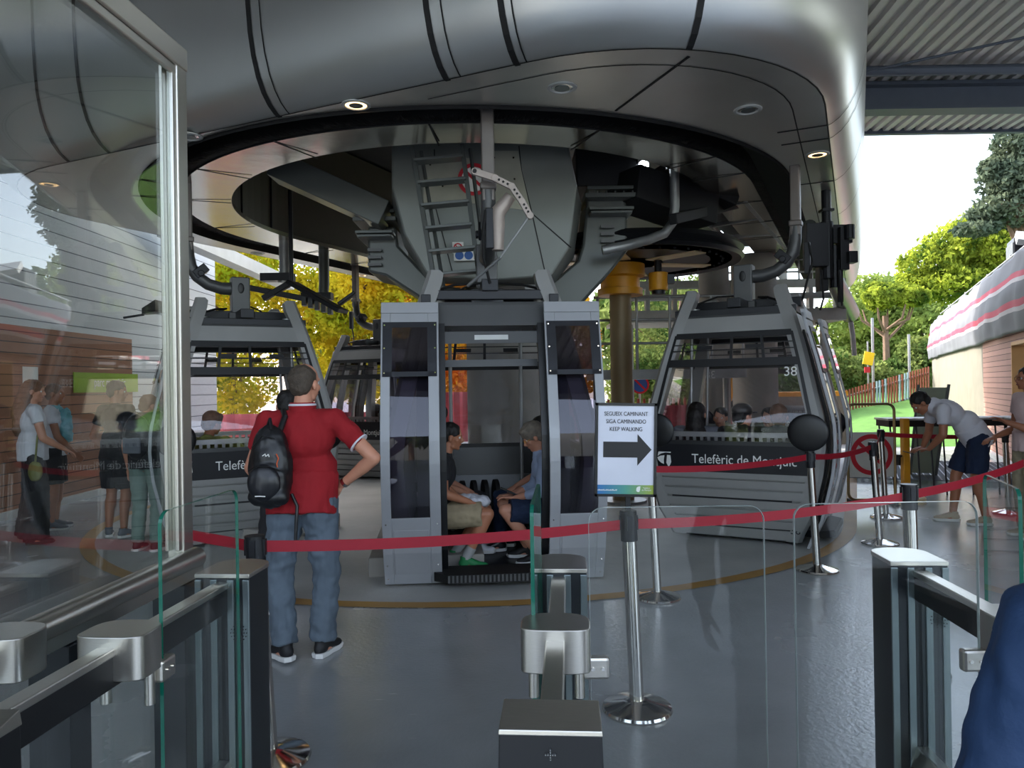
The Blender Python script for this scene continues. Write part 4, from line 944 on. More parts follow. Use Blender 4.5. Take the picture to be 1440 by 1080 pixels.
for ya, yb in ((Y1-.16, Y1-.02), (.20, .30)):
    m_ = MB(); m_.bx(-.05, .08, ya, yb, .12, .88); m_.build('dark_upright', M['gatedark'], t, bevel=.004)

# ================================================================ BELT POSTS
def post(lb, x, y, top, tilt=(0, 0), r=.032, black=True):
    t = thing('belt_post', lb, 'belt post', (x, y, 0), 0, 'chrome belt barrier posts')
    T = Vector((tilt[0], tilt[1], top))
    m_ = MB(); m_.lathe([(.001, 0), (.172, 0), (.176, .012), (.17, .024), (.13, .036), (.07, .05), (.045, .058), (.001, .06)], n=48); m_.build('base', M['chrome'], t, smooth=True)
    A = T*(.05/top); B = T*((top-.14)/top)
    m_ = MB(); m_.cyl(A, B, r, n=28); m_.build('pole', M['chrome'], t, smooth=True)
    m_ = MB(); m_.cyl(B, T-Vector((0, 0, .008)), r*1.16, n=28)
    d = Vector((r*1.16, 0, 0))
    for q in ((1, 0), (-1, 0), (0, 1), (0, -1)): m_.box(B*.5+T*.5+Vector((q[0]*r*1.12, q[1]*r*1.12, .02)), (.012 if q[0] else .026, .012 if q[1] else .026, .07))
    m_.build('belt_head', M['blackmetal'] if black else M['chrome'], t, smooth=True)
    m_ = MB(); m_.cyl(T-Vector((0, 0, .01)), T, r*1.2, n=28); m_.build('cap', M['chrome'] if not black else M['black'], t, smooth=True)
    return Vector((x, y, 0))+T
pA = post('chrome belt post at left foreground beside the left turnstile', -1.09, 3.26, .99, (-.055, 0), .036)
pB = post('chrome belt post in the middle foreground carrying the arrow sign', .60, 3.70, .99, (-.03, 0), .036)
pC = post('chrome belt post directly behind the post that carries the arrow sign', 1.08, 5.62, 1.0, (-.04, 0))
pD = post('chrome belt post in front of the right cabin, at the edge of the ochre line', 2.60, 6.36, 1.03, (-.05, 0))
pF = post('front one of the pair of belt posts before the no entry sign', 3.63, 7.35, 1.02, (-.06, 0))
pG = post('rear one of the pair of belt posts before the no entry sign', 4.40, 8.75, 1.05, (-.05, 0))
pE = post('chrome belt post in front of the right turnstile, its foot behind the cabinet', 2.22, 4.12, 1.05, (-.02, 0), .036)
pH = post('chrome belt post at right edge beside the person in beige', 5.95, 8.9, 1.0, (-.03, 0))
def belt(lb, a, b, za=.06, zb=.06, sag=.02, w=.05):
    a = a-Vector((0, 0, za)); b = b-Vector((0, 0, zb)); d = (b-a); d.z = 0; d.normalize(); a = a+d*.045; b = b-d*.045; nn = Vector((-d.y, d.x, 0))*.001
    m_ = MB(); rings = []; org = a.copy()
    for i in range(17):
        f = i/16; p = a.lerp(b, f)-Vector((0, 0, sag*4*f*(1-f)))-org; tw = nn
        rings.append([p-nn+Vector((0, 0, -w/2)), p+nn+Vector((0, 0, -w/2)), p+nn+Vector((0, 0, w/2)), p-nn+Vector((0, 0, w/2))])
    m_.loft(rings); o = m_.build('barrier_belt', M['belt']); o.location = org; tag(o, lb, 'barrier belt', 'red barrier belts'); return o
belt('red belt crossing the foreground from the left post to the sign post', pA, pB, .05, .06, .025)
belt('red belt from the sign post to the right foreground post, across the right cabin', pB, pE, .06, .07, .03)
belt('red belt from the right foreground post to the right edge of picture', pE, Vector((3.4, 4.9, 1.12)), .06, .05, .02)
belt('red belt from behind the arrow sign to the post before the right cabin', pC, pD, .02, .05, .03)
belt('red belt from the post before the right cabin to the paired posts', pD, pF, .05, .05, .03)
belt('red belt behind the bending man, from the rear paired post to the right edge', pG, pH, .06, .06, .02)
belt('short red belt joining the two paired posts', pF, pG, .04, .04, .06)
belt('red belt end going left from the left foreground post to the turnstile', pA, Vector((-1.62, 3.6, .99)), .05, .05, .0)

# arrow sign on post B
t = thing('arrow_sign', 'framed white sign with black arrow and the words KEEP WALKING on the middle post', 'sign', (pB.x, pB.y-.0, 0), 0)
W_, H_ = .305, .465; zc = 1.305; ty = -.02
tilt = Matrix.Rotation(math.radians(1.6), 4, 'Y')     # leans like the post
def sloc(x, z, y=0): v = tilt @ Vector((x, 0, z)); return Vector((v.x-.01, ty+y, zc+v.z))
def srect(mb, x0, x1, z0, z1, y0, y1): mb.prism([sloc(x0, z0, y0), sloc(x1, z0, y0), sloc(x1, z1, y0), sloc(x0, z1, y0)], (0, y1-y0, 0)); return mb
m_ = MB(); fw = .013
srect(m_, -W_/2, W_/2, H_/2-fw, H_/2, -.012, .012); srect(m_, -W_/2, W_/2, -H_/2, -H_/2+fw, -.012, .012); srect(m_, -W_/2, -W_/2+fw, -H_/2, H_/2, -.012, .012); srect(m_, W_/2-fw, W_/2, -H_/2, H_/2, -.012, .012); srect(m_, -W_/2, W_/2, -H_/2, H_/2, .0, .012)
m_.build('frame', M['black'], t)
m_ = MB(); srect(m_, -W_/2+fw, W_/2-fw, -H_/2+fw, H_/2-fw, -.004, .0); m_.build('sheet', mat('sign_paper', (206, 208, 220), .45), t)
def sgrad():
    m, nt, out = nodes_of('sign_footer'); b = nt.nodes.new('ShaderNodeBsdfPrincipled'); nt.links.new(b.outputs[0], out.inputs[0]); tc = nt.nodes.new('ShaderNodeTexCoord'); sp = nt.nodes.new('ShaderNodeSeparateXYZ'); nt.links.new(tc.outputs['Object'], sp.inputs[0])
    mr = nt.nodes.new('ShaderNodeMapRange'); mr.inputs[1].default_value = -.15; mr.inputs[2].default_value = .13; nt.links.new(sp.outputs[0], mr.inputs[0]); cr = nt.nodes.new('ShaderNodeValToRGB'); cr.color_ramp.elements[0].color = lin((44, 110, 170)); cr.color_ramp.elements[1].color = lin((150, 164, 50)); e = cr.color_ramp.elements.new(.5); e.color = lin((80, 150, 130))
    nt.links.new(mr.outputs[0], cr.inputs[0]); nt.links.new(cr.outputs[0], b.inputs['Base Color']); return m
m_ = MB(); srect(m_, -W_/2+fw, W_/2-fw, -H_/2+fw, -H_/2+fw+.045, -.006, -.004); m_.build('footer_band', sgrad(), t)
m_ = MB(); aw = [(-.112, -.028), (.058, -.028), (.058, -.068), (.128, .012), (.058, .088), (.058, .050), (-.112, .050)]
m_.prism([sloc(x, z-.01, -.006) for x, z in aw], (0, .002, 0)); m_.build('arrow', M['banner'], t)
X_ = (tilt @ Vector((1, 0, 0))); Z_ = (tilt @ Vector((0, 0, 1)))
for s_, z, sz in (('SEGUEIX CAMINANT', .178, .029), ('SIGA CAMINANDO', .140, .029), ('KEEP WALKING', .102, .029)):
    textmesh('sign_lettering', s_, sz, M['banner'], frame(sloc(0, z, -.0055), X_, Z_, Vector((0, -1, 0))), t, sx=.80)
m_ = MB(); rr = random.Random(1); x = -W_/2+fw+.002      # line too small to read in the photo: uneven strokes only
while x < -.045:
    h_ = .0035+rr.random()*.004; srect(m_, x, x+.0028, -.203, -.203+h_, -.0075, -.006); x += .0042
m_.build('footer_line', M['white'], t)
textmesh('footer_lettering', 'Telefèric\nde Montjuïc', .010, M['white'], frame(sloc(.105, -.194, -.007), X_, Z_, Vector((0, -1, 0))), t)
m_ = MB(); m_.prism([sloc(.066+x*.14, -.196+z*.14, -.007) for x, z in [(-.085, -.05), (-.078, .05), (-.05, .085), (0, .108), (.06, .115), (.05, -.02), (.02, -.09), (-.04, -.09)]], (0, .001, 0)); m_.build('leaf_emblem', M['white'], t)
m_ = MB(); m_.bx(-.012, .012, -.012, .012, .98, 1.10); m_.cyl((0, 0, .955), (0, 0, 1.0), .042, n=24); m_.build('stem', M['black'], t)

# ================================================================ RIGHT SIDE: sign frame, tables, grate
def tubeloop(mb, pts, r, n=10): mb.tube(pts, r, n); return mb
p = Vector((4.72, 9.75, 0))
t = thing('no_entry_stand', 'white prohibition sign with black hand and red ring in a bronze tube frame', 'sign', p, math.radians(-4))
w, h = .60, 1.32; rc = .09; pts = []
for cx, cz, a0 in ((w/2-rc, h-rc, PI/2), (-w/2+rc, h-rc, PI)):
    pass
def rrect(w, z0, z1, r, n=6):
    out = []
    for cx, cz, a0 in ((w/2-r, z1-r, 0), (-w/2+r, z1-r, PI/2), (-w/2+r, z0+r, PI), (w/2-r, z0+r, 1.5*PI)): out += [Vector((cx+r*math.cos(a0+PI/2*i/n), 0, cz+r*math.sin(a0+PI/2*i/n))) for i in range(n+1)]
    return out + [out[0]]
m_ = MB(); m_.tube(rrect(w, .06, h, rc), .018, 10); m_.build('tube_frame', mat('bronze_tube', (150, 128, 92), .3, .9), t, smooth=True)
m_ = MB(); m_.bx(-w/2+.0, w/2, -.006, .006, .36, .95); m_.build('sign_plate', mat('sign_plate_grey', (196, 196, 188), .6), t)
m_ = MB(); disc(m_, (0, -.008, .655), .21, .27); m_.beam((-.17, -.010, .82), (.17, -.010, .49), .045, .004, up=(0, 1, 0)); m_.build('prohibition_ring', M['signred'], t)
m_ = MB(); m_.bx(-.03, .09, -.014, -.010, .58, .72)
for k in range(4): m_.bx(-.03+k*.032, -.006+k*.032, -.014, -.010, .70, .84-abs(k-1.5)*.012)
m_.beam((.07, -.012, .60), (.13, -.012, .70), .03, .004, up=(0, 1, 0)); m_.build('hand_symbol', M['black'], t)
m_ = MB()
for sx in (-1, 1): m_.bx(sx*.22-.03, sx*.22+.03, -.2, .2, 0, .05)
m_.build('foot', M['rubber'], t)
t = thing('round_base_post', 'yellow square post on a round pale base right of the no entry sign', 'post', (5.22, 9.85, 0))
m_ = MB(); m_.lathe([(.001, 0), (.24, 0), (.24, .07), (.22, .085), (.001, .09)], n=40); m_.build('base', M['wheel'], t, smooth=True)
m_ = MB(); m_.bx(-.045, .045, -.045, .045, .09, 1.12); m_.build('pole', M['yellow'], t, bevel=.01)
m_ = MB(); m_.cyl((-.1, 0, .50), (-.1, 0, .64), .035, n=14); m_.tube([(-.1, 0, .58), (-.05, 0, .62), (.05, 0, .60)], .012, 8); m_.build('padlock', M['black'], t)
def hightable(lb, c, rz, L, W=.45, H=1.08, nleg=6):
    t = thing('high_table', lb, 'table', c, rz, 'black standing tables')
    m_ = MB(); m_.bx(-L/2, L/2, -W/2, W/2, H-.02, H+.008); m_.build('tabletop', M['galvlight'], t, bevel=.004)
    m_ = MB(); m_.bx(-L/2+.02, L/2-.02, -W/2+.02, W/2-.02, H-.11, H-.02); m_.build('apron', M['black'], t)
    for k in range(nleg):
        x = -L/2+.05+(L-.1)*k/(nleg-1)
        for sy in (-1, 1):
            m_ = MB(); m_.cyl((x+.05, sy*(W/2-.05), 0), (x, sy*(W/2-.05), H-.1), .012, n=8); m_.build('leg', M['blackmetal'], t)
    return t
hightable('long standing table with thin black legs behind the bending man', (6.25, 10.6, 0), math.radians(-3), 1.9)
hightable('shorter standing table at right behind the person in beige', (7.15, 10.2, 0), math.radians(-3), .60, nleg=3)
t = thing('leaning_board', 'dark edged pale sandwich board leaning behind the standing table', 'board', (6.95, 12.0, 0), math.radians(-20))
m_ = MB(); m_.beam((-.1, 0, 0), (.12, 0, 1.55), .04, .05, up=(0, 1, 0)); m_.beam((-.45, .1, 0), (-.30, .1, 1.55), .04, .05, up=(0, 1, 0)); m_.build('board_edge', M['pylon'], t)
m_ = MB(); m_.prism([(-.42, .05, .1), (-.08, .05, .1), (.10, .05, 1.5), (-.30, .05, 1.5)], (0, .02, 0)); m_.build('board_panel', mat('pale_green_board', (150, 160, 140), .6), t)
m_ = MB()
for k in range(26): m_.bx(-1.3+k*.1, -1.3+k*.1+.018, -1.6, 1.6, .012, .03)
for k in range(32): m_.bx(-1.3, 1.3, -1.6+k*.1, -1.6+k*.1+.018, .012, .03)
o = m_.build('floor_grate', mat('grate_grey', (120, 124, 132), .5, .5)); o.location = (7.3, 12.9, .045); o.rotation_euler = (math.radians(0), 0, -PHI); tag(o, 'grey open mesh ramp grate on floor behind the standing tables', 'grate')
# posters / hatch next to the doorway
t = thing('wall_hoses', 'hanging bunch of dark green straps on right wall beside the door', 'straps', S(7.25, 5.2, 0), -PHI-PI/2+PI)
m_ = MB(); rr = random.Random(9)
for k in range(7): x = rr.uniform(-.3, .3); m_.tube([(x, -.0, 1.5), (x+rr.uniform(-.06, .06), -.04, 1.0), (x+rr.uniform(-.1, .1), -.02, .45+rr.random()*.2)], .018, 8)
m_.build('strap', mat('dark_green_strap', (38, 70, 62), .7), t, smooth=True)
# striped scaffolding tarp above the right wall
def tarp_material():
    m, nt, out = nodes_of('striped_tarp'); N = nt.nodes; L = nt.links
    b = N.new('ShaderNodeBsdfPrincipled'); L.new(b.outputs[0], out.inputs[0]); b.inputs['Roughness'].default_value = .7
    at = N.new('ShaderNodeAttribute'); at.attribute_name = 'band'; cr = N.new('ShaderNodeValToRGB'); cr.color_ramp.interpolation = 'CONSTANT'; L.new(at.outputs['Fac'], cr.inputs[0])
    g = lin((96, 99, 106)); w = lin((182, 178, 180)); r = lin((178, 42, 70)); E = cr.color_ramp.elements
    E[0].position = 0; E[0].color = g; E[1].position = .245; E[1].color = w
    for p, c in ((.30, r), (.385, g), (.60, w), (.655, r), (.73, g)): e = E.new(p); e.color = c
    L.new(cr.outputs[0], b.inputs['Base Color']); return m
nb, nz_ = 110, 26
vs = []; fs = []; att = []
for i in range(nb+1):
    b = -3+i*(26.3)/nb
    for j in range(nz_+1):
        f = j/nz_; zt_ = 3.86 + .12*noise.noise(Vector((b*.8, 0, 0))) - .02*(b-8)*.2; zb_ = 2.42+.05*noise.noise(Vector((b*.5, 3, 0)))
        z = zb_+(zt_-zb_)*f; a = 7.28 - .05*math.sin(PI*f) + .05*noise.noise(Vector((b*1.3, f*2, 2)))+.02*noise.noise(Vector((b*4, f*5, 5))) + .12*f*f
        vs.append(S(a, b, z)); att.append(min(1, max(0, f+.02*noise.noise(Vector((b, 9, 0))))))
for i in range(nb):
    for j in range(nz_): k = i*(nz_+1)+j; fs.append((k, k+nz_+1, k+nz_+2, k+1))
m_ = MB(); m_.v = vs; m_.f = fs; o = m_.build('scaffold_tarp', tarp_material(), fix=False, smooth=2)
ca = o.data.attributes.new('band', 'FLOAT', 'POINT'); ca.data.foreach_set('value', att)
sl_ = o.modifiers.new('s', 'SOLIDIFY'); sl_.thickness = .01
tag(o, 'grey scaffold tarp with two pink and white stripes above the right wall', 'tarp')
m_ = MB()
for b in (2.5, 4.5, 6.5, 9, 12, 16, 20): m_.cyl(S(7.66, b, 2.45), S(7.66, b, 4.15), .024, n=8)
for z in (3.0, 4.1): m_.cyl(S(7.66, -3, z), S(7.66, 23, z), .024, n=8)
o = m_.build('scaffold_pipes', M['galv']); tag(o, 'steel scaffold pipes holding the striped tarp on the right wall', 'scaffolding')
m_ = MB(); 
t = thing('air_unit', 'dark ribbed unit with pale cover on top of the right wall behind the tarp', 'machine', S(8.05, 9.3, 2.4), -PHI)
m_.bx(-.35, .35, -.4, .4, 0, 2.1); m_.build('cabinet', M['blackmetal'], t, bevel=.02)
m_ = MB()
for k in range(9): m_.bx(-.37, -.34, -.36+k*.085, -.32+k*.085, .9, 2.0)
m_.build('ribs', M['galv'], t)
m_ = MB(); m_.box((-.1, -.6, 2.0), (.5, .5, .12), (.5, .2, 0)); m_.build('cover', M['galvlight'], t)

# ================================================================ LEFT BUILDING DETAILS
t = thing('green_sign', 'lime green sign with white words parc montjuïc on the boarded wall', 'sign', (-6.60, 12.1, 1.79))
m_ = MB(); m_.bx(-.015, .0, -.95, .95, -.155, .155)
m_.build('panel', M['signgreen'], t)
textmesh('sign_lettering', 'parc montjuïc', .20, M['white'], frame(Vector((.004, .05, .0)), Vector((0, 1, 0)), Vector((0, 0, 1)), Vector((1, 0, 0))), t, sx=.85)
t = thing('wall_notice', 'white paper notice pinned on brown boards left of the green sign', 'notice', (-6.61, 10.15, 1.78)); m_ = MB(); m_.bx(0, .006, -.16, .16, -.22, .22); m_.build('paper', M['white'], t)
t = thing('wall_window', 'pale framed window in the boarded wall behind the long haired woman', 'window', (-6.6, 8.7, 1.55))
m_ = MB()
for y in (-.42, .42): m_.bx(-.02, .04, y-.04, y+.04, -.75, .75)
for z in (-.75, .75): m_.bx(-.02, .04, -.46, .46, z-.04, z+.04)
m_.build('window_frame', M['galvlight'], t); m_ = MB(); m_.bx(0, .012, -.4, .4, -.72, .72); m_.build('pane', mat('window_dark_glass', (96, 112, 104), .08), t)
t = thing('floodlight', 'black floodlight on a short arm high on the white siding at left', 'lamp', (-6.6, 12.6, 2.9))
m_ = MB(); m_.cyl((0, 0, 0), (.35, 0, .05), .02, n=8); m_.build('arm', M['black'], t); m_ = MB(); m_.loft([[Vector((.35+x, y, .05+z)) for x, y, z in ((0, -.08, .0), (0, .08, .0), (0, .08, .1), (0, -.08, .1))], [Vector((.62+x, y, .12+z)) for x, y, z in ((0, -.17, -.04), (0, .17, -.04), (0, .17, .16), (0, -.17, .16))]]); m_.build('shade', M['black'], t)

# ================================================================ OUTSIDE: grass bank, fences, sheets, trees
m_ = MB(); nx, ny = 30, 30; vs = []; fs = []
for i in range(nx+1):
    for j in range(ny+1):
        x = 6.5+i*.42*1.2; y = 18+j*.75; z = .02+max(0, (y-18.5))*.10*min(1, max(0, (x-7)/2.5)) + .12*noise.noise(Vector((x*.5, y*.5, 0)))
        vs.append((x+(y-18)*.30, y, z if j and i else -.02))
for i in range(nx):
    for j in range(ny): k = i*(ny+1)+j; fs.append((k, k+ny+1, k+ny+2, k+1))
m_.v = vs; m_.f = fs; o = m_.build('grass_bank', M['grass'], smooth=2); struct(o); o.name = 'floor_grass_bank'
def fence(lb, p0, p1, n, h, w, cols, base=None):
    p0, p1 = Vector(p0), Vector(p1); t = thing('picket_fence', lb, 'fence', p0); d = (p1-p0); dn = Vector((d.x, d.y, 0)).normalized(); ang = math.atan2(dn.y, dn.x)
    rr = random.Random(2)
    for i in range(n):
        q = d*(i/(n-1)); m = cols[rr.randrange(len(cols))]
        mb_ = MB(); mb_.box(q+Vector((0, 0, h/2)), (w, .03, h), (0, 0, ang)); mb_.build('picket', M[m], t)
    mb_ = MB()
    for z in (.2*h, .8*h): mb_.beam(Vector((0, 0, z))+Vector((-dn.y, dn.x, 0))*.04, d+Vector((0, 0, z))+Vector((-dn.y, dn.x, 0))*.04, .03, .06)
    mb_.build('rail', M['galv'], t)
    return t
fence('rust red picket fence on top of the grass bank at right', Q(1190, 598, 25), Q(1306, 560, 28), 30, 1.2, .075, ['picket', 'picket', 'picket', 'picketblue'])
fence('low rust red picket fence seen through the right cabin windows', (2.0, 19.0, 0), (9.2, 20.5, 0), 46, 1.25, .06, ['picket', 'picket', 'picket', 'galvlight'])
def sheetwall(lb, pts, z0, z1, m, name='mesh_screen'):
    mb_ = MB(); n = 60; pts = [Vector(p) for p in pts]; rings = []
    for i in range(n+1):
        f = i/n*(len(pts)-1); k = min(int(f), len(pts)-2); q = pts[k].lerp(pts[k+1], f-k); o2 = .06*math.sin(i*1.7)+.04*math.sin(i*.7)
        rings.append([q+Vector((0, o2, z0)), q+Vector((0, o2+.02, z0)), q+Vector((0, o2*.6+.02, z1)), q+Vector((0, o2*.6, z1))])
    mb_.loft(rings); o = mb_.build(name, M[m], smooth=True); tag(o, lb, 'screen'); return o
sheetwall('red and pink mesh screen on the barrier behind the left cabin', [(-8.5, 18, 0), (-3.2, 18.4, 0)], .1, 1.05, 'tarpred')
sheetwall('pink mesh screen on the barrier behind the open cabin', [(-2.6, 19.2, 0), (2.0, 19.6, 0)], .2, 1.5, 'tarpred')
sheetwall('pink red screen behind the concrete columns at right', [(2.5, 18, 0), (6.4, 18.3, 0)], .1, 1.1, 'tarpred')
t = thing('kiosk', 'small yellow and blue kiosk panel between the concrete columns', 'kiosk', (5.6, 18.6, 0)); m_ = MB(); m_.bx(-.3, .3, -.1, .3, 0, 2.0); m_.build('cabinet', M['yellow'], t, bevel=.02); m_ = MB(); m_.bx(-.42, -.3, -.1, .1, 0, 1.8); m_.build('side_panel', M['picketblue'], t)
t = thing('low_wall', 'pale retaining wall with yellow top stripe outside, behind the thick column', 'wall', (7.2, 19, 0)); m_ = MB(); m_.bx(-1.4, 1.4, 0, .3, 0, 1.25); m_.build('block', M['concwall'], t); m_ = MB(); m_.bx(-1.42, 1.42, -.02, .32, 1.25, 1.37); m_.build('stripe', M['yellow'], t)
t = thing('road_sign', 'round blue no parking sign with red rim outside, behind the platform', 'sign', (3.45, 20, 0)); m_ = MB(); m_.cyl((0, 0, 0), (0, 0, 2.0), .03, n=8); m_.build('pole', M['galv'], t)
m_ = MB(); m_.cyl((0, -.03, 1.62), (0, -.045, 1.62), .25, n=28); m_.build('plate', M['signblue'], t); m_ = MB(); disc(m_, (0, -.047, 1.62), .20, .25); m_.beam((-.16, -.05, 1.78), (.16, -.05, 1.46), .05, .005, up=(0, 1, 0)); m_.build('red_rim', M['signred'], t)
t = thing('yellow_marker', 'small yellow and red marker sign outside in front of the umbrella pine', 'sign', Vector((Q(1221, 510, 26).x, 26, 0))); zc_ = Q(1221, 508, 26).z
m_ = MB(); m_.cyl((0, 0, 0), (0, 0, zc_+.7), .03, n=8); m_.build('pole', M['galv'], t); m_ = MB(); m_.box((0, -.05, zc_+.1), (.35, .03, .45), (0, .2, 0)); m_.build('yellow_plate', mat('marker_yellow', (250, 200, 20), .5), t); m_ = MB(); m_.box((-.05, -.05, zc_-.3), (.2, .03, .2)); m_.build('red_plate', M['signred'], t)
for px, top, d, lb in ((1228, 447, 27, 'thin grey pole outside right of the hanging guide tube'), (1279, 470, 29, 'thin grey pole outside right of the umbrella pine trunk')):
    p = Q(px, top, d); m_ = MB(); m_.cyl((0, 0, 0), (0, 0, p.z), .05, n=8); o = m_.build('lamp_pole', M['galv']); o.location = (p.x, p.y, 0); tag(o, lb, 'pole')
# white ski-lift cabin front hint outside: small white cabin far away behind cab
def leaves(ells, n, size, seed=0, flat=.3, shell=.55):
    rng = np.random.default_rng(seed); vol = np.array([e[1][0]*e[1][1]*e[1][2] for e in ells])**.67; cnt = (n*vol/vol.sum()).astype(int)
    V = []; 
    for (c, r), k in zip(ells, cnt):
        d = rng.normal(size=(k, 3)); d /= np.linalg.norm(d, axis=1)[:, None]; rad = (shell + (1-shell)*rng.random(k)**.6)
        # clumpy surface
        cl_ = np.array([noise.noise(Vector(tuple(x*3.1))+Vector((seed, 0, c[0]))) for x in d]); rad *= 1+.28*cl_
        ctr = np.array(c)+d*np.array(r)*rad[:, None]
        a = rng.normal(size=(k, 3)); a /= np.linalg.norm(a, axis=1)[:, None]; b = rng.normal(size=(k, 3)); b -= (b*a).sum(1)[:, None]*a; b /= np.linalg.norm(b, axis=1)[:, None]
        s_ = size*(.6+.8*rng.random(k))[:, None]
        V.append(np.stack([ctr-a*s_-b*s_*.1, ctr+b*s_*.55, ctr+a*s_, ctr-b*s_*.55], axis=1).reshape(-1, 3))
    V = np.concatenate(V); m = len(V)//4
    me = bpy.data.meshes.new('foliage'); me.vertices.add(m*4); me.vertices.foreach_set('co', V.ravel()); me.loops.add(m*4); me.loops.foreach_set('vertex_index', np.arange(m*4, dtype=np.int32)); me.polygons.add(m); me.polygons.foreach_set('loop_start', np.arange(0, m*4, 4, dtype=np.int32)); me.update(calc_edges=True)
    return me
def tree(name, lb, loc_, m, ells, trunk, n, size, seed, group=None, cat='tree'):
    t = thing(name, lb, cat, loc_, 0, group)
    mb_ = MB()
    for pts, r0, r1 in trunk: k = len(pts); mb_.tube(pts, [r0+(r1-r0)*i/(k-1) for i in range(k)], 8)
    if trunk: mb_.build('trunk', M['trunk'], t, smooth=True)
    meshobj('foliage', leaves(ells, n, size, seed), M[m], t); return t
def broad(seed, h=7, w=3.2, zb=1.6):
    r_ = random.Random(seed); E = []
    for k in range(16): a = r_.random()*2*PI; q = r_.random()**.5*w*.75; z = zb+.9+r_.random()*(h-zb-1.6); s_ = w*(.32+.2*r_.random()); E.append(((q*math.cos(a), q*math.sin(a), z), (s_, s_, s_*.8)))
    T = [([(0, 0, 0), (.1, 0, h*.3), (0, .1, h*.6), (.1, 0, h*.85)], .18, .04)]
    for k in range(6): a = k*1.1; T.append(([(0.05, 0, h*(.2+.06*k)), (math.cos(a)*w*.3, math.sin(a)*w*.3, h*(.36+.06*k)), (math.cos(a)*w*.6, math.sin(a)*w*.6, h*(.5+.05*k))], .08, .02))
    return E, T
for i, (x, y, m, h, w, lb) in enumerate(((-9.5, 25, 'leafyellow', 8, 3.4, 'yellow green leafy tree outside, behind the left cabin'), (-5.2, 24, 'leafyellow', 7.5, 3.0, 'yellow leafed tree outside with pale trunk, seen above the man in red'), (-2.0, 26, 'leaforange', 7.5, 3.0, 'yellow and orange autumn tree outside, left of the open cabin'),
        (.6, 28, 'leaforange', 6.5, 2.6, 'autumn tree outside, behind the open cabin windows'), (-13.5, 30, 'leafyellow', 9, 4, 'yellow green tree outside at far left of the opening'), (6.8, 30, 'leafbush', 6, 3, 'green leafy tree outside behind the concrete columns'))):
    E, T = broad(i+3, h, w, .1); tree('leafy_tree', lb, (x, y, 0), m, E, T, 30000, .085, i, 'leafy trees beyond the station')
E, T = broad(31, 6.5, 2.2, 1.8); tree('leafy_tree', 'yellow green tree at far left behind the white siding, mirrored in the glass', (-9.4, 17.5, 0), 'leafyellow', E, T, 16000, .08, 31, 'leafy trees beyond the station')
# umbrella pine
p = Q(1246, 505, 34); r_ = random.Random(4); E = []
for k in range(14): a = r_.random()*2*PI; q = r_.random()**.5*1.9; q *= .72; E.append(((q*math.cos(a), q*math.sin(a), 4.75+.55*(1-(q/1.5)**2)+r_.random()*.3), (.62, .62, .40)))
T = [([(0, 0, -.2), (.05, 0, 2), (0, 0, 4.4)], .2, .12)]+[([(0, 0, 3.2+.1*k), (math.cos(k)*1.0, math.sin(k)*1.0, 4.2), (math.cos(k)*1.2, math.sin(k)*1.2, 4.8)], .07, .03) for k in range(7)]
tree('umbrella_pine', 'single umbrella pine with straight brown trunk outside, in the gap at right', (p.x, 34, .2), 'leafpine', E, T, 16000, .10, 41)
def mass(name, lb, spec, m, n, size, seed, base, trunkh=None, group=None, cat='tree'):
    base = Vector(base); E = [((Q(x, y, d)-base), (rx, rx*.9, rz)) for x, y, d, rx, rz in spec]
    E = [((c.x, c.y, c.z), r) for c, r in E]; T = []
    c0 = E[0][0]; T.append(([(0, 0, -.5), (c0[0]*.3, c0[1]*.3, max(1, c0[2]*.6)), c0], .28, .08))
    for c, r in E[1:6]: T.append(([(c0[0]*.2, c0[1]*.2, max(1, c0[2]*.5)), ((c0[0]+c[0])/2*.8, (c0[1]+c[1])/2*.8, (c0[2]+c[2])/2*.9), c], .1, .04))
    return tree(name, lb, base, m, E, T, n, size, seed, group, cat)
mass('stone_pine', 'big spreading stone pine with bright yellow green crown behind the right wall', [(1370, 350, 36, 2.4, 1.3), (1320, 372, 36, 1.9, 1.1), (1300, 400, 36, 1.3, .8), (1405, 322, 36, 2.2, 1.2), (1440, 330, 36, 2.0, 1.2), (1345, 400, 35, 1.6, .9), (1385, 385, 36, 2, 1)], 'leafpine', 26000, .11, 51, (22, 36, 1.2))
mass('cedar_tree', 'tall dark needled conifer reaching into sky at upper right', [(1432, 205, 30, .9, .9), (1420, 250, 30, 1.1, .8), (1436, 290, 30, 1.6, .9), (1395, 300, 30, .9, .35), (1375, 322, 30, .9, .3), (1460, 240, 30, 1.6, 1.6), (1402, 232, 30, .55, .3)], 'leafdark', 12000, .11, 61, (21, 30, 1.2))
mass('stone_pine', 'hazy green pine crowns behind the umbrella pine', [(1225, 420, 46, 2.4, 1.6), (1215, 450, 46, 2, 1.4), (1275, 440, 46, 2.4, 1.6), (1190, 450, 44, 1.8, 1.4), (1250, 405, 48, 1.8, .8), (1300, 470, 44, 2.6, 1.8), (1245, 490, 45, 2.6, 1.6), (1200, 500, 45, 2.4, 1.4)], 'leafhaze', 20000, .15, 71, (22.5, 46, 0))
mass('shrubbery', 'olive green shrubs behind the picket fence at right', [(1215, 545, 31, 1.2, 1.0), (1240, 545, 32, 1.3, .9), (1270, 535, 32, 1.4, 1.0), (1295, 520, 32, 1.2, 1.0), (1210, 530, 32, 1.3, 1.0), (1180, 535, 30, 1.3, 1.2), (1225, 540, 31, 1.4, .9), (1290, 500, 32, .9, .8)], 'leafbush', 26000, .10, 81, (15, 32, .6), cat='bush')
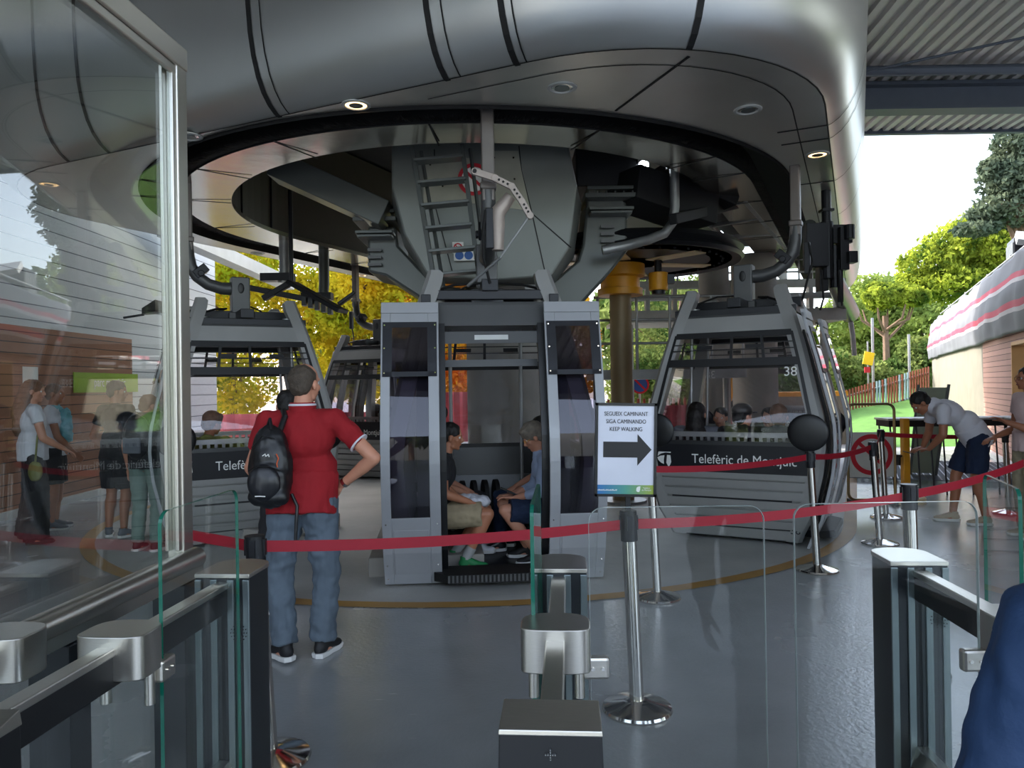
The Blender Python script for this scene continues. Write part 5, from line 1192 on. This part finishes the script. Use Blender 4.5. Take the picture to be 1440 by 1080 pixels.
mass('shrubbery', 'dark green shrubs seen through the window of the right cabin', [(960, 560, 24, 1.0, 1.0), (935, 590, 24, .9, .8), (1000, 545, 26, 1.5, 1.3), (1060, 540, 26, 1.6, 1.4), (1110, 550, 26, 1.5, 1.4), (930, 530, 26, 1.2, 1)], 'leafbush', 16000, .10, 91, (7.5, 25, 0), cat='bush')
# distant green belt so that the horizon behind and beside is not empty
for i, (x, y) in enumerate(((-30, 12), (-34, -6), (-20, -24), (0, -32), (22, -26), (36, -4), (40, 16), (-24, 40), (10, 52), (34, 44), (-8, 48))):
    if i < 2: 
        E, T = broad(90+i, 9, 5, .8); far0 = tree('leafy_tree', 'large green tree outside, out of the way of the opening, number %s row' % ('west', 'south')[i], (x, y, 0), 'leafbush', E, T, 6000, .35, 95+i, 'trees far around the station')
        far0['label'] = 'large green tree far outside around the station'
    else: dup(far0, loc=Vector((x, y, 0)), rz=i*1.3)
# ================================================================ PEOPLE
V3 = Vector
BASE = dict(pelvis=(0, 0, .96), belly=(0, 0, 1.10), chest=(0, 0, 1.28), neck=(0, -.01, 1.47), head=(0, .02, 1.63),
            shL=(-.185, 0, 1.42), elL=(-.23, -.03, 1.13), wrL=(-.24, .03, .88), shR=(.185, 0, 1.42), elR=(.23, -.03, 1.13), wrR=(.24, .03, .88),
            hipL=(-.095, 0, .92), knL=(-.105, .02, .50), anL=(-.11, -.02, .09), hipR=(.095, 0, .92), knR=(.105, .02, .50), anR=(.11, -.02, .09),
            look=(0, 1, 0), toeL=(-.12, 1, 0), toeR=(.12, 1, 0), handL=None, handR=None)
SIT = dict(pelvis=(0, 0, .09), belly=(0, -.02, .24), chest=(0, -.02, .42), neck=(0, .0, .61), head=(0, .04, .77),
           shL=(-.185, -.01, .56), elL=(-.24, .06, .29), wrL=(-.14, .28, .20), shR=(.185, -.01, .56), elR=(.24, .06, .29), wrR=(.14, .28, .20),
           hipL=(-.09, .02, .08), knL=(-.13, .44, .10), anL=(-.13, .38, -.285), hipR=(.09, .02, .08), knR=(.13, .44, .10), anR=(.13, .38, -.285))
def axes(f, up=(0, 0, 1)):
    f = V3(f).normalized(); up = V3(up); x = f.cross(up)
    if x.length < 1e-3: x = V3((1, 0, 0))
    x.normalize(); z = x.cross(f); return Matrix((x, f, z)).transposed()
def add_head(mb, J, big=False):
    R = axes(J['look']); h = V3(J['head']); A = lambda p: h + R @ V3(p)
    mb.ell(A((0, -.008, .022)), (.074, .094, .088), R, 22, 16)                 # skull
    mb.ell(A((0, .030, -.045)), (.056, .062, .066), R, 20, 14)                 # face
    mb.cap(A((-.035, .02, -.085)), A((0, .068, -.098)), .020, .018); mb.cap(A((.035, .02, -.085)), A((0, .068, -.098)), .020, .018)   # jaw
    mb.cap(A((0, .086, .005)), A((0, .104, -.030)), .009, .013); mb.ell(A((0, .098, -.036)), (.017, .014, .010), R, 10, 8)             # nose
    mb.cap(A((-.034, .080, .020)), A((.034, .080, .020)), .011); mb.cap(A((-.018, .083, -.064)), A((.018, .083, -.064)), .010)        # brow, mouth
    for s_ in (-1, 1): mb.ell(A((s_*.079, -.004, -.018)), (.010, .020, .031), R, 10, 8); mb.ell(A((s_*.045, .052, -.030)), (.022, .026, .022), R, 10, 8)
def add_hand(mb, wr, d, up, side, curl=.45, thumb=True):
    """palm, four unequal fingers and a thumb; d = pointing direction, up = back of the hand"""
    R = axes(d, up); w = V3(wr); A = lambda p: w + R @ V3(p)
    mb.ell(A((0, .045, 0)), (.038, .052, .015), R, 14, 10)
    for k, (x, L) in enumerate(((-.028, .072), (-.0095, .082), (.0095, .078), (.028, .060))):
        x = -side*x; b = V3((x, .082, 0)); c1 = curl*.6; m_ = b+V3((x*.12, math.cos(c1)*L*.5, -math.sin(c1)*L*.5)); c2 = c1+curl*1.3; e = m_+V3((0, math.cos(c2)*L*.5, -math.sin(c2)*L*.5))
        mb.cap(A(b), A(m_), .0090, .0085, n=8); mb.cap(A(m_), A(e), .0085, .0072, n=8)
    s_ = side
    b = V3((-s_*.030, .022, -.004)); m_ = V3((-s_*.056, .056, -.016)); e = V3((-s_*.056, .086, -.030)); mb.cap(A(b), A(m_), .013, .011, n=8); mb.cap(A(m_), A(e), .011, .009, n=8)
def torso(mb, J, g=0.0, w=1.0, hem=None, up=True):
    p, b, c, n = (V3(J[k]) for k in ('pelvis', 'belly', 'chest', 'neck')); sl, sr = V3(J['shL']), V3(J['shR'])
    x = (sr-sl).normalized(); z = (n-c).normalized(); f = z.cross(x).normalized() if z.cross(x).length > .1 else V3((0, 1, 0)); z = x.cross(f)
    Rc = Matrix((x, f, z)).transposed(); hl, hr = V3(J['hipL']), V3(J['hipR']); xp = (hr-hl).normalized(); zp = (b-p).normalized(); fp = zp.cross(xp).normalized(); zp = xp.cross(fp); Rp = Matrix((xp, fp, zp)).transposed()
    if up:
        mb.ell(c+Rc @ V3((0, 0, .02)), ((.158+g)*w, .112+g*1.0, .17), Rc, 22, 14)
        mb.cap(sl+x*.035-z*.01, sr-x*.035-z*.01, .062+g*.7)
        mb.cap(c+z*.04, n-z*.02, .085+g*.3, .062+g*.3)
    mb.ell(b, ((.148+g)*w, .112+g*1.15, .155), Rp, 22, 14)
    mb.ell(p, ((.160+g)*w, .118+g*1.0, hem*.98 if hem else .125+max(g, 0)*.3), Rp, 22, 14)
    if hem:
        d = -zp; mb.loft([[p+Rp @ V3((math.cos(a)*(.165+g)*w, math.sin(a)*(.125+g*1.1), zz)) for a in [2*PI*i/20 for i in range(20)]] for zz in (.12, -hem)])
def person(name, label, loc_, yaw, J=None, top=('M', 'whitetee', .5), low=('long', 'jeans'), shoe='shoeblack', sole='sole', hair='short', hairm='hairblack', skin='skin', voxel=.010, base=BASE, scale=1.0, group=None, w=1.0, curl=(.4, .4), eyes=True, z=0, lowg=.018, fold=.006, shirt_hem=.075, cat='person'):
    D_ = dict(BASE); D_.update(base); 
    if J: D_.update(J)
    J = {k: (V3(v) if v is not None else None) for k, v in D_.items()}
    t = thing(name, label, cat, (loc_[0], loc_[1], z), yaw, group); t.scale = (scale,)*3
    # ---- body
    mb = MB(); add_head(mb, J); R = axes(J['look'])
    mb.cap(J['neck']-V3((0, 0, .03)), J['head']+R @ V3((0, -.015, -.05)), .056*w**.5, .050)
    torso(mb, J, -.004, w, None)
    for s_, L in ((-1, 'L'), (1, 'R')):
        sh, el, wr = J['sh'+L], J['el'+L], J['wr'+L]; mb.cap(sh, el, .050, .040); mb.cap(el, el.lerp(wr, .35), .041, .041); mb.cap(el.lerp(wr, .3), wr, .041, .025); mb.ell(wr, (.028, .024, .024), None, 10, 8)
        hd = J['hand'+L]; d = hd if hd is not None else (wr-el).normalized()
        up_ = J.get('up'+L) or (V3((s_*1, .3, .2)) if abs(V3(d).normalized().z) > .6 else V3((0, 0, 1)))
        add_hand(mb, wr, d, up_, s_, curl[0] if L == 'L' else curl[1])
        hp, kn, an = J['hip'+L], J['kn'+L], J['an'+L]; mb.cap(hp, kn, .085*w**.5, .056); mb.cap(kn, kn.lerp(an, .35), .055, .056); mb.cap(kn.lerp(an, .25)-(V3((0, .012, 0))), an, .055, .036)
        td = J['toe'+L].normalized(); mb.cap(an-V3((0, 0, .045)), an+td*.13-V3((0, 0, .055)), .034, .028)
    meshobj('body', remeshed(mb, voxel, 3 if voxel < .008 else 2), M[skin], t)
    A = lambda p: J['head'] + R @ V3(p)
    if eyes:
        for s_ in (-1, 1):
            e = MB(); e.ell(A((s_*.031, .070, -.002)), (.0115, .0115, .0115), None, 12, 8); eo = e.build('eye', M['eye'], t, smooth=True); i_ = MB(); i_.ell(A((s_*.031, .0785, -.002)), (.0052, .004, .0052), R, 10, 6); i_.build('iris', M['iris'], eo, smooth=True)
        e = MB(); e.cap(A((-.019, .091, -.064)), A((.019, .091, -.064)), .0048, n=8); e.build('lips', M['lip'], t, smooth=True)
    # ---- hair
    if hair:
        mb = MB()
        if hair == 'short': mb.ell(A((0, -.018, .036)), (.083, .098, .086), R, 24, 16); mb.ell(A((0, -.055, -.015)), (.070, .058, .070), R, 18, 12)
        elif hair == 'balding': mb.ell(A((0, -.030, .026)), (.0835, .089, .080), R, 24, 16); mb.ell(A((0, -.050, -.022)), (.074, .056, .062), R, 18, 12)
        elif hair == 'wavy': mb.ell(A((0, -.015, .045)), (.096, .108, .094), R, 24, 16); mb.ell(A((0, -.06, -.01)), (.085, .06, .085), R, 18, 12); mb.ell(A((0, .05, .085)), (.075, .05, .035), R, 14, 8)
        elif hair in ('long', 'bun'): mb.ell(A((0, -.018, .036)), (.086, .102, .088), R, 24, 16); mb.ell(A((0, -.05, -.02)), (.082, .062, .09), R, 18, 12)
        if hair == 'long':
            mb.cap(A((0, -.06, 0)), A((0, -.10, -.25)), .085, .10); mb.cap(A((-.04, -.085, -.2)), A((-.05, -.12, -.46)), .085, .05); mb.cap(A((.05, -.085, -.2)), A((.05, -.11, -.42)), .08, .05)
        if hair == 'bun': mb.ell(A((0, -.13, .06)), (.05, .045, .05), R, 14, 10)
        meshobj('hair', remeshed(mb, .008, 2, .006, (40, 40, 30)), M[hairm], t)
    # ---- top
    kind, tm, sl = top; mb = MB(); torso(mb, J, .020, w, shirt_hem)
    for L in 'LR':
        sh, el, wr = J['sh'+L], J['el'+L], J['wr'+L]
        if sl <= 1: mb.cap(sh, sh.lerp(el, sl), .068, .062, flat=True)
        else: mb.cap(sh, el, .066, .054); mb.cap(el, el.lerp(wr, sl-1), .053, .040, flat=True)
    x = (J['shR']-J['shL']).normalized()
    mb.cap(J['neck']-V3((0, 0, .05)), J['neck']+V3((0, 0, .012)), .072, .064, flat=True)
    meshobj('shirt' if kind != 'jacket' else 'jacket', remeshed(mb, max(voxel, .009), 3, fold), M[tm], t)
    # ---- trousers / shorts / skirt
    lk, lm = low; mb = MB(); torso(mb, J, .004, w, None, up=False)
    for L in 'LR':
        hp, kn, an = J['hip'+L], J['kn'+L], J['an'+L]; td = J['toe'+L].normalized()
        if lk == 'long':
            mb.cap(hp, kn, .092*w**.5+lowg*.5, .066+lowg*.5); mb.cap(kn, kn.lerp(an, .5), .065+lowg*.5, .062+lowg*.5); mb.cap(kn.lerp(an, .4), an+V3((0, 0, .005)), .062+lowg*.5, .056+lowg*.6, flat=True)
        elif lk == 'shorts': mb.cap(hp, hp.lerp(kn, .88), .094*w**.5+lowg*.5, .080+lowg*.6, flat=True)
        elif lk == 'wide': mb.cap(hp, kn, .098, .12); mb.cap(kn, an+V3((0, 0, -.02)), .12, .15, flat=True)
    meshobj({'long': 'trousers', 'shorts': 'shorts', 'wide': 'wide_trousers'}[lk], remeshed(mb, max(voxel, .009), 3, fold*1.5, (12, 12, 22)), M[lm], t)
    # ---- shoes
    if shoe:
        for L in 'LR':
            an = J['an'+L]; td = J['toe'+L].normalized(); s3 = V3((td.y, -td.x, 0)).normalized(); upv = s3.cross(td); Rf = Matrix((s3, td, upv)).transposed(); F = lambda p: an + Rf @ V3(p)
            mb = MB(); mb.ell(F((0, -.012, -.038)), (.040, .056, .046), Rf, 16, 10); mb.cap(F((0, .0, -.015)), F((0, .10, -.052)), .038, .034); mb.ell(F((0, .125, -.054)), (.044, .065, .027), Rf, 16, 10); mb.cap(F((0, -.01, -.01)), F((0, -.012, .022)), .040, .042, flat=True)
            so = meshobj('shoe', remeshed(mb, .007, 3), M[shoe], t)
            mb = MB(); pr = [(-.038, -.055), (-.045, 0), (-.040, .06), (-.048, .12), (-.036, .172), (0, .195), (.036, .175), (.048, .12), (.040, .06), (.045, 0), (.038, -.055), (0, -.072)]
            mb.loft([[F((x*k, y*k, z_)) for x, y in pr] for z_, k in ((-.088, .96), (-.070, 1.02), (-.060, 1.0))]); mb.build('sole', M[sole], so, smooth=True)
    return t, J
# --- man in the red polo shirt
Jm = dict(pelvis=(0, 0, .95), belly=(.01, .03, 1.10), chest=(.0, .0, 1.27), neck=(.01, -.01, 1.45), head=(.02, .03, 1.60), look=(.42, .9, -.02),
          shL=(-.20, -.01, 1.38), elL=(-.31, .0, 1.11), wrL=(-.25, .18, .95), shR=(.21, -.01, 1.38), elR=(.45, -.06, 1.16), wrR=(.235, .05, 1.0),
          hipL=(-.10, 0, .90), knL=(-.155, .03, .48), anL=(-.10, -.06, .10), hipR=(.10, 0, .90), knR=(.13, .03, .48), anR=(.10, .03, .09),
          toeL=(-.75, .75, -.05), toeR=(.35, 1, 0), handR=V3((-.75, .55, -.2)), handL=V3((.2, .9, -.3)))
Jm['upR'] = V3((-.3, -.8, .4))
mloc = P(423, 905, 4.50)
man, J = person('man', 'man in red polo and jeans with black backpack, hand on hip, seen from behind', (mloc.x, mloc.y), 0, Jm, ('polo', 'redshirt', .62), ('long', 'jeans'), 'shoeblack', 'sole', 'balding', 'hairgrey', 'skin', .0065, w=1.16, z=0, lowg=.035, fold=.009, shirt_hem=.115, scale=1.045)
man.scale = (1.0, 1.0, 1.045)
def part_cap(name, pts, r, m, t, n=12):
    mb = MB(); mb.tube([V3(p) for p in pts], r, n); return mb.build(name, M[m], t, smooth=True)
# polo trim, belt loop, watch
mb = MB()
sh, el = J['shR'], J['elR']; q = sh.lerp(el, .62); d = (el-sh).normalized(); mb.cyl(q-d*.008, q+d*.002, .0655, n=28); mb.build('sleeve_trim', M['whitetee'], man)
mb = MB(); mb.lathe([(.079, 1.462), (.084, 1.468), (.078, 1.478), (.070, 1.475)], (.01, -.005, 0), 28); mb.build('collar_trim', M['whitetee'], man, smooth=True)
mb = MB(); mb.lathe([(.078, 1.43), (.082, 1.465), (.074, 1.485), (.066, 1.47)], (.01, -.005, 0), 28); mb.build('collar', M['redshirt'], man, smooth=True)
mb = MB(); q = J['wrR']; d = (q-J['elR']).normalized(); mb.cyl(q-d*.035, q-d*.012, .031, n=20); mb.build('watch', M['chrome'], man, smooth=True)
# backpack, slung on left shoulder
bp = thing('backpack', 'black backpack with small white and orange marks on the back of the man in red', 'backpack', (mloc.x-.125, mloc.y-.20, 0))
mb = MB(); mb.ell((0, 0, 1.17), (.130, .085, .235)); mb.ell((.0, -.02, 1.10), (.125, .095, .16)); mb.ell((-.005, .01, 1.30), (.10, .075, .13)); mb.cap((-.06, -.05, 1.02), (.07, -.05, 1.02), .055)
o = meshobj('pack_body', remeshed(mb, .009, 5, .008), M['black'], bp); o.rotation_euler = (0, math.radians(0), 0)
mb = MB(); mb.ell((-.01, -.085, 1.10), (.098, .045, .11)); meshobj('front_pocket', remeshed(mb, .009, 3, .004), M['banner'], bp)
part_cap('strap', [(.04, .02, 1.36), (.06, .09, 1.47), (.03, .16, 1.50), (-.05, .26, 1.44), (-.07, .29, 1.3)], .018, 'black', bp)
part_cap('strap', [(.11, .03, 1.02), (.145, .02, .95), (.14, .01, .84), (.135, .01, .74)], .010, 'black', bp); part_cap('strap', [(.02, -.03, 1.40), (.0, .0, 1.46), (-.03, .03, 1.40)], .010, 'black', bp)
part_cap('zip', [(-.10, -.085, 1.17), (-.04, -.125, 1.20), (.03, -.125, 1.20), (.085, -.09, 1.17)], .004, 'seam', bp, 6); part_cap('zip', [(-.09, -.05, 1.30), (-.02, -.075, 1.37), (.05, -.07, 1.35)], .004, 'seam', bp, 6)
part_cap('orange_pull', [(.062, -.088, 1.265), (.075, -.092, 1.24), (.066, -.096, 1.21), (.07, -.096, 1.19)], .0035, 'orange', bp, 6)
mb = MB()
for i, (a, b) in enumerate((((-.012, .0), (.004, .012)), ((.004, .012), (.006, -.004)), ((.01, -.002), (.022, .01)), ((.022, .01), (.026, -.006)))): mb.beam((-.005+a[0], -.088-.0, 1.255+a[1]), (-.005+b[0], -.088, 1.255+b[1]), .004, .004)
mb.build('small_logo', M['white'], bp)
part_cap('white_mark', [(-.05, -.122, 1.03), (-.02, -.132, 1.032), (.01, -.132, 1.03)], .0035, 'white', bp, 6); part_cap('white_mark', [(-.112, -.05, 1.06), (-.116, -.05, 1.10)], .004, 'white', bp, 6)
# dark haired head in front of him
person('person', 'dark haired person mostly hidden in front of the man in red', (-1.66, 5.45), math.radians(10), dict(look=(0, 1, -.3), wrL=(-.1, .3, 1.15), elL=(-.25, .1, 1.12), hipL=(-.11, 0, .92), hipR=(.03, 0, .92), knL=(-.17, .02, .5), knR=(-.05, .02, .5), anL=(-.19, -.02, .09), anR=(-.07, .05, .09)), ('tee', 'blacktee', .5), ('long', 'darkcloth'), hair='short', hairm='hairblack', voxel=.012, scale=.93)

# --- man bending over the standing table at right
bloc = Q(1345, 745, 8.35)
Jb = dict(pelvis=(0, -.05, .93), belly=(0, .03, 1.06), chest=(0, .19, 1.17), neck=(0, .36, 1.29), head=(0, .48, 1.29), look=(0, .75, -.75),
          shL=(-.18, .31, 1.22), elL=(-.22, .33, .96), wrL=(-.10, .43, .80), shR=(.18, .31, 1.22), elR=(.22, .33, .96), wrR=(.10, .43, .80),
          hipL=(-.09, -.05, .90), knL=(-.10, -.02, .49), anL=(-.10, -.10, .09), hipR=(.09, -.05, .90), knR=(.12, .10, .50), anR=(.11, .14, .09), handL=V3((.4, .8, -.1)), handR=V3((-.4, .8, -.1)))
bm_, J = person('man', 'man in white tee and navy shorts bending forward beside the standing table', (bloc.x+.14, bloc.y), math.radians(78), Jb, ('tee', 'whitetee', .6), ('shorts', 'navy'), 'shoetan', 'sole', 'short', 'hairblack', 'skin2', .0085, lowg=.04, shirt_hem=.12, scale=1.06)
ph = thing('phone', 'dark phone held by the bending man in white', 'phone', (bloc.x-.47, bloc.y+.08, .80), math.radians(78)); mb = MB(); mb.box((0, .04, .0), (.15, .08, .009), (.3, 0, 0)); mb.build('case', M['black'], ph, bevel=.003); mb = MB(); mb.box((0, .04, .006), (.14, .07, .001), (.3, 0, 0)); mb.build('screen', M['banner'], ph)
# --- person at right edge in pink top and beige trousers
eloc = Q(1436, 775, 7.55)
Je = dict(elL=(-.25, .10, 1.10), wrL=(-.20, .34, 1.20), handL=V3((0, .8, .4)), elR=(.24, .02, 1.1), wrR=(.16, .26, 1.02), look=(0, 1, 0))
er, J = person('person', 'person in pale pink top and beige trousers cut by the right edge of picture', (eloc.x+.08, eloc.y), math.radians(84), Je, ('tee', 'pinktop', .5), ('long', 'beige'), 'shoetan', 'sole', 'short', 'hairblack', 'skin2', .009, lowg=.05)
def glasses(t, J, m='banner'):
    R = axes(J['look']); A = lambda p: J['head'] + R @ V3(p); mb = MB()
    for s_ in (-1, 1):
        mb.tube([A((s_*.031+.021*math.cos(a), .094, -.003+.016*math.sin(a))) for a in [2*PI*i/14 for i in range(15)]], .002, 6); mb.cyl(A((s_*.052, .092, .0)), A((s_*.078, .0, -.0)), .002, n=6)
    mb.cyl(A((-.010, .095, 0)), A((.010, .095, 0)), .002, n=6); mb.build('glasses', M[m], t)
glasses(er, J)
# --- person in blue in the right foreground
Jf = dict(shL=(-.22, .02, 1.33), elL=(-.31, .04, 1.04), wrL=(-.30, .10, .80), shR=(.22, .02, 1.36), look=(0, 1, -.2), chest=(0, 0, 1.22), neck=(0, .03, 1.42), head=(0, .07, 1.58))
fg, J = person('person', 'person in blue jacket close to the camera, only shoulder and back at lower right', (.99, 1.10), math.radians(8), Jf, ('jacket', 'bluejacket', 1.85), ('long', 'navy'), 'shoeblack', 'sole', 'short', 'hairblack', 'skin', .009, w=1.25, fold=.010, scale=.955)
# --- seated people in the open cabin
def cabw(c, x, y, z=0): return (Matrix.Translation(c.location) @ Matrix.Rotation(c.rotation_euler[2], 4, 'Z')) @ V3((x, y, z))
def seat(cab, name, label, x, y, J, top, low, **k):
    """x<0 faces +x, x>0 faces -x in the cabin's own frame"""
    p = cabw(cab, x, y); yaw = cab.rotation_euler[2] + (math.radians(-90) if x < 0 else math.radians(90)) + math.radians(k.pop('turn', 0))
    return person(name, label, (p.x, p.y), yaw, J, top, low, base=SIT, z=k.pop('zz', .45), **k)
# cabin +x is image left (the cabin faces us)
s1, J = seat(cab_open, 'man', 'seated dark haired man in check shorts and green trainers in the open cabin', .475, .39, dict(look=(0, 1, -.15), chest=(0, .03, .42), neck=(0, .07, .60), head=(0, .13, .755), shL=(-.18, .05, .55), shR=(.18, .05, .55), knR=(.12, .43, .09), anR=(.12, .24, -.285), knL=(-.12, .42, .09), anL=(-.14, .15, -.285), elL=(-.25, .03, .31), wrL=(-.16, .22, .16), handL=V3((.2, .6, -.7))), ('tee', 'blacktee', .6), ('shorts', 'khaki'), shoe='shoegreen', hair='short', hairm='hairblack', skin='skin2', voxel=.007, lowg=.05)
for L in 'LR':
    an, kn = J['an'+L], J['kn'+L]; mb = MB(); mb.cap(an+V3((0, 0, .01)), an.lerp(kn, .26), .040, .046, flat=True); mb.build('sock', M['sockgrey'], s1, smooth=True)
s2, J = seat(cab_open, 'man', 'seated grey haired man with glasses and light blue shirt in the open cabin', -.53, .30, dict(chest=(0, .03, .41), neck=(0, .09, .59), head=(0, .15, .73), look=(0, .85, -.5), shL=(-.18, .06, .54), shR=(.18, .06, .54), elR=(.22, .12, .27), wrR=(.10, .33, .20), elL=(-.22, .12, .27), wrL=(-.08, .33, .20), knR=(.13, .42, .12), anR=(.16, .20, -.285), knL=(-.10, .42, .10), anL=(-.10, .14, -.285), handL=V3((.3, .9, .1)), handR=V3((-.3, .9, .1))), ('shirt', 'ltblue', 1.55), ('shorts', 'navy'), shoe='shoeblack', hair='wavy', hairm='hairgrey2', skin='skin', voxel=.007, lowg=.05)
glasses(s2, J, 'yellow')
pp = cabw(cab_open, -.15, .30, .70); ph = thing('phone', 'dark phone in the hands of the seated man in light blue', 'phone', pp, cab_open.rotation_euler[2]); mb = MB(); mb.box((0, 0, 0), (.15, .075, .010), (0, -.45, 0)); mb.build('case', M['black'], ph, bevel=.003); mb = MB(); mb.box((0, 0, .006), (.14, .068, .001), (0, -.45, 0)); mb.build('screen', M['banner'], ph)
seat(cab_open, 'person', 'seated person deep in the open cabin in dark trousers and white trainers', -.55, -.25, dict(anL=(-.1, .46, -.285), anR=(.1, .36, -.285), look=(0, 1, -.3)), ('tee', 'darkcloth', .6), ('long', 'navy'), shoe='banner', hair='short', hairm='hairblack', voxel=.011)
seat(cab_open, 'person', 'seated person in dusky pink top behind the man in check shorts', .52, -.22, dict(look=(0, 1, -.4), wrL=(-.1, .36, .16), wrR=(.1, .36, .16)), ('tee', 'pinktop', .9), ('long', 'darkcloth'), shoe='whitetee', hair='bun', hairm='hairblack', voxel=.011)
bagp = cabw(cab_open, .20, .33, .64)
mb = MB(); mb.ell((0, 0, 0), (.15, .10, .05)); mb.ell((.1, .02, -.02), (.09, .09, .05)); o = meshobj('folded_jacket', remeshed(mb, .01, 3, .018), M['whitetee'], None); o.location = bagp; tag(o, 'crumpled white printed cloth on the lap of the man in check shorts', 'cloth')
# --- people in the right cabin: seen from behind through the window
s3, J = seat(cab_right, 'person', 'seated person with a peaked cap, back to us, in cabin 38', .52, .06, dict(look=(.55, .85, 0), head=(0, .03, .72)), ('tee', 'blacktee', .7), ('long', 'darkcloth'), hair='short', hairm='hairblack', voxel=.011, zz=.50, scale=1.08)
R = axes(J['look']); A = lambda p: J['head'] + R @ V3(p); mb = MB(); mb.ell(A((0, -.01, .055)), (.095, .110, .075), R, 20, 12); mb.ell(A((0, .12, .035)), (.065, .07, .010), R, 16, 8); meshobj('cap', remeshed(mb, .008, 2), M['banner'], s3)
seat(cab_right, 'person', 'seated person in grey top with dark hair at left in cabin 38, back to us', .52, -.42, dict(head=(0, .03, .74)), ('tee', 'greycloth', .7), ('long', 'darkcloth'), hair='long', hairm='hairblack', voxel=.012, zz=.50, scale=1.08)
seat(cab_right, 'person', 'seated person in dark top at right in cabin 38 next to the cap wearer', .50, .42, dict(head=(0, .03, .72), wrR=(.12, .3, .5), elR=(.25, .1, .35)), ('tee', 'blacktee', .7), ('long', 'darkcloth'), hair='short', hairm='hairbrown', voxel=.012, zz=.50, scale=1.08)
seat(cab_right, 'person', 'person on far bench of cabin 38 facing the camera, dark clothes', -.52, .15, dict(), ('tee', 'darkcloth', .7), ('long', 'darkcloth'), hair='short', hairm='hairblack', voxel=.012)
seat(cab_right, 'person', 'person on far bench of cabin 38 at left, nearest the arrow sign', -.52, -.40, dict(), ('tee', 'blacktee', .7), ('long', 'darkcloth'), hair='short', hairm='hairblack', voxel=.012)
# --- person with stretched hand in the left cabin
seat(cab_left, 'person', 'seated person in left cabin stretching a hand out to the right', -.50, .42, dict(look=(.9, .5, -.2), elR=(.42, .05, .42), wrR=(.66, .05, .40), handR=V3((1, .1, .05)), upR=V3((0, 0, 1)), head=(.06, .05, .76)), ('tee', 'olive', 1.3), ('long', 'darkcloth'), hair='wavy', hairm='hairbrown', skin='skin2', voxel=.009, curl=(.3, .1), zz=.52)
# --- people standing at left, seen through the glass screen
def at(px, py, d): q = P(px, py, d); return (q.x, q.y)
wl_, J = person('woman', 'woman with very long brown hair, white top and wide black trousers behind the glass screen', at(45, 745, 8.1), math.radians(-50), dict(look=(.4, 1, -.1), elR=(.25, .06, 1.13), wrR=(.20, .26, 1.0)), ('top', 'whitetee', .45), ('wide', 'blacktee'), 'shoeblack', 'rubber', 'long', 'hairbrown', 'skin', .010, scale=1.02)
bg_ = thing('shoulder_bag', 'small olive bag on a strap hanging from the long haired woman', 'bag', (*at(48, 745, 7.92), 0)); mb = MB(); mb.ell((0, 0, .80), (.085, .04, .11)); meshobj('pouch', remeshed(mb, .01, 3, .01), M['olive'], bg_); part_cap('strap', [(0, 0, .88), (.02, .0, 1.1), (.04, .03, 1.4)], .010, 'olive', bg_)
w2, J = person('person', 'person in white tee with teal scarf and camera behind the long haired woman', at(75, 738, 8.9), math.radians(-70), dict(look=(.2, 1, 0), elR=(.22, .08, 1.12), wrR=(.14, .24, .92)), ('tee', 'whitetee', .5), ('shorts', 'darkcloth'), 'greycloth', 'sole', 'short', 'hairbrown', 'skin2', .011, lowg=.04)
mb = MB(); mb.cap((.05, .12, 1.40), (.10, .15, 1.1), .05, .07); mb.cap((-.05, .12, 1.40), (.08, .16, 1.2), .05, .06); mb.cap((-.12, .02, 1.44), (.12, .02, 1.44), .05); meshobj('scarf', remeshed(mb, .012, 2, .02, (30, 30, 30)), M['teal'], w2)
person('man', 'man in black tee and dark shorts seen from behind under the green sign', at(163, 742, 8.35), math.radians(-20), dict(look=(.7, .7, -.1), elL=(-.30, -.05, 1.12), wrL=(-.19, .10, .92), toeL=(-.7, .7, 0), toeR=(.3, 1, 0)), ('tee', 'blacktee', .55), ('shorts', 'darkcloth'), 'greycloth', 'sole', 'short', 'hairblack', 'skin2', .010, lowg=.05, scale=1.01)
pk, J = person('person', 'person in black top, grey green trousers and backpack beside the screen post', at(205, 765, 7.6), math.radians(-10), dict(look=(.5, .9, -.3), head=(0, .06, 1.55), neck=(0, .02, 1.43), wrR=(.1, .3, 1.2), elR=(.24, .1, 1.12)), ('tee', 'blacktee', .8), ('long', 'greentrouser'), 'shoeblack', 'sole', 'short', 'hairbrown', 'skin', .011, w=1.1, scale=.96)
b2 = thing('backpack', 'dark grey backpack worn by the person beside the screen post', 'backpack', (pk.location.x, pk.location.y-.20, 0), math.radians(-10)); mb = MB(); mb.ell((0, 0, 1.18), (.15, .09, .23)); meshobj('pack_body', remeshed(mb, .011, 3, .01), M['banner'], b2); mb = MB(); mb.box((0, -.075, 1.10), (.19, .03, .16)); mb.build('front_pocket', M['greycloth'], b2, bevel=.012); part_cap('strap', [(-.1, .03, 1.36), (-.1, .12, 1.42), (-.1, .22, 1.36)], .016, 'greycloth', b2)
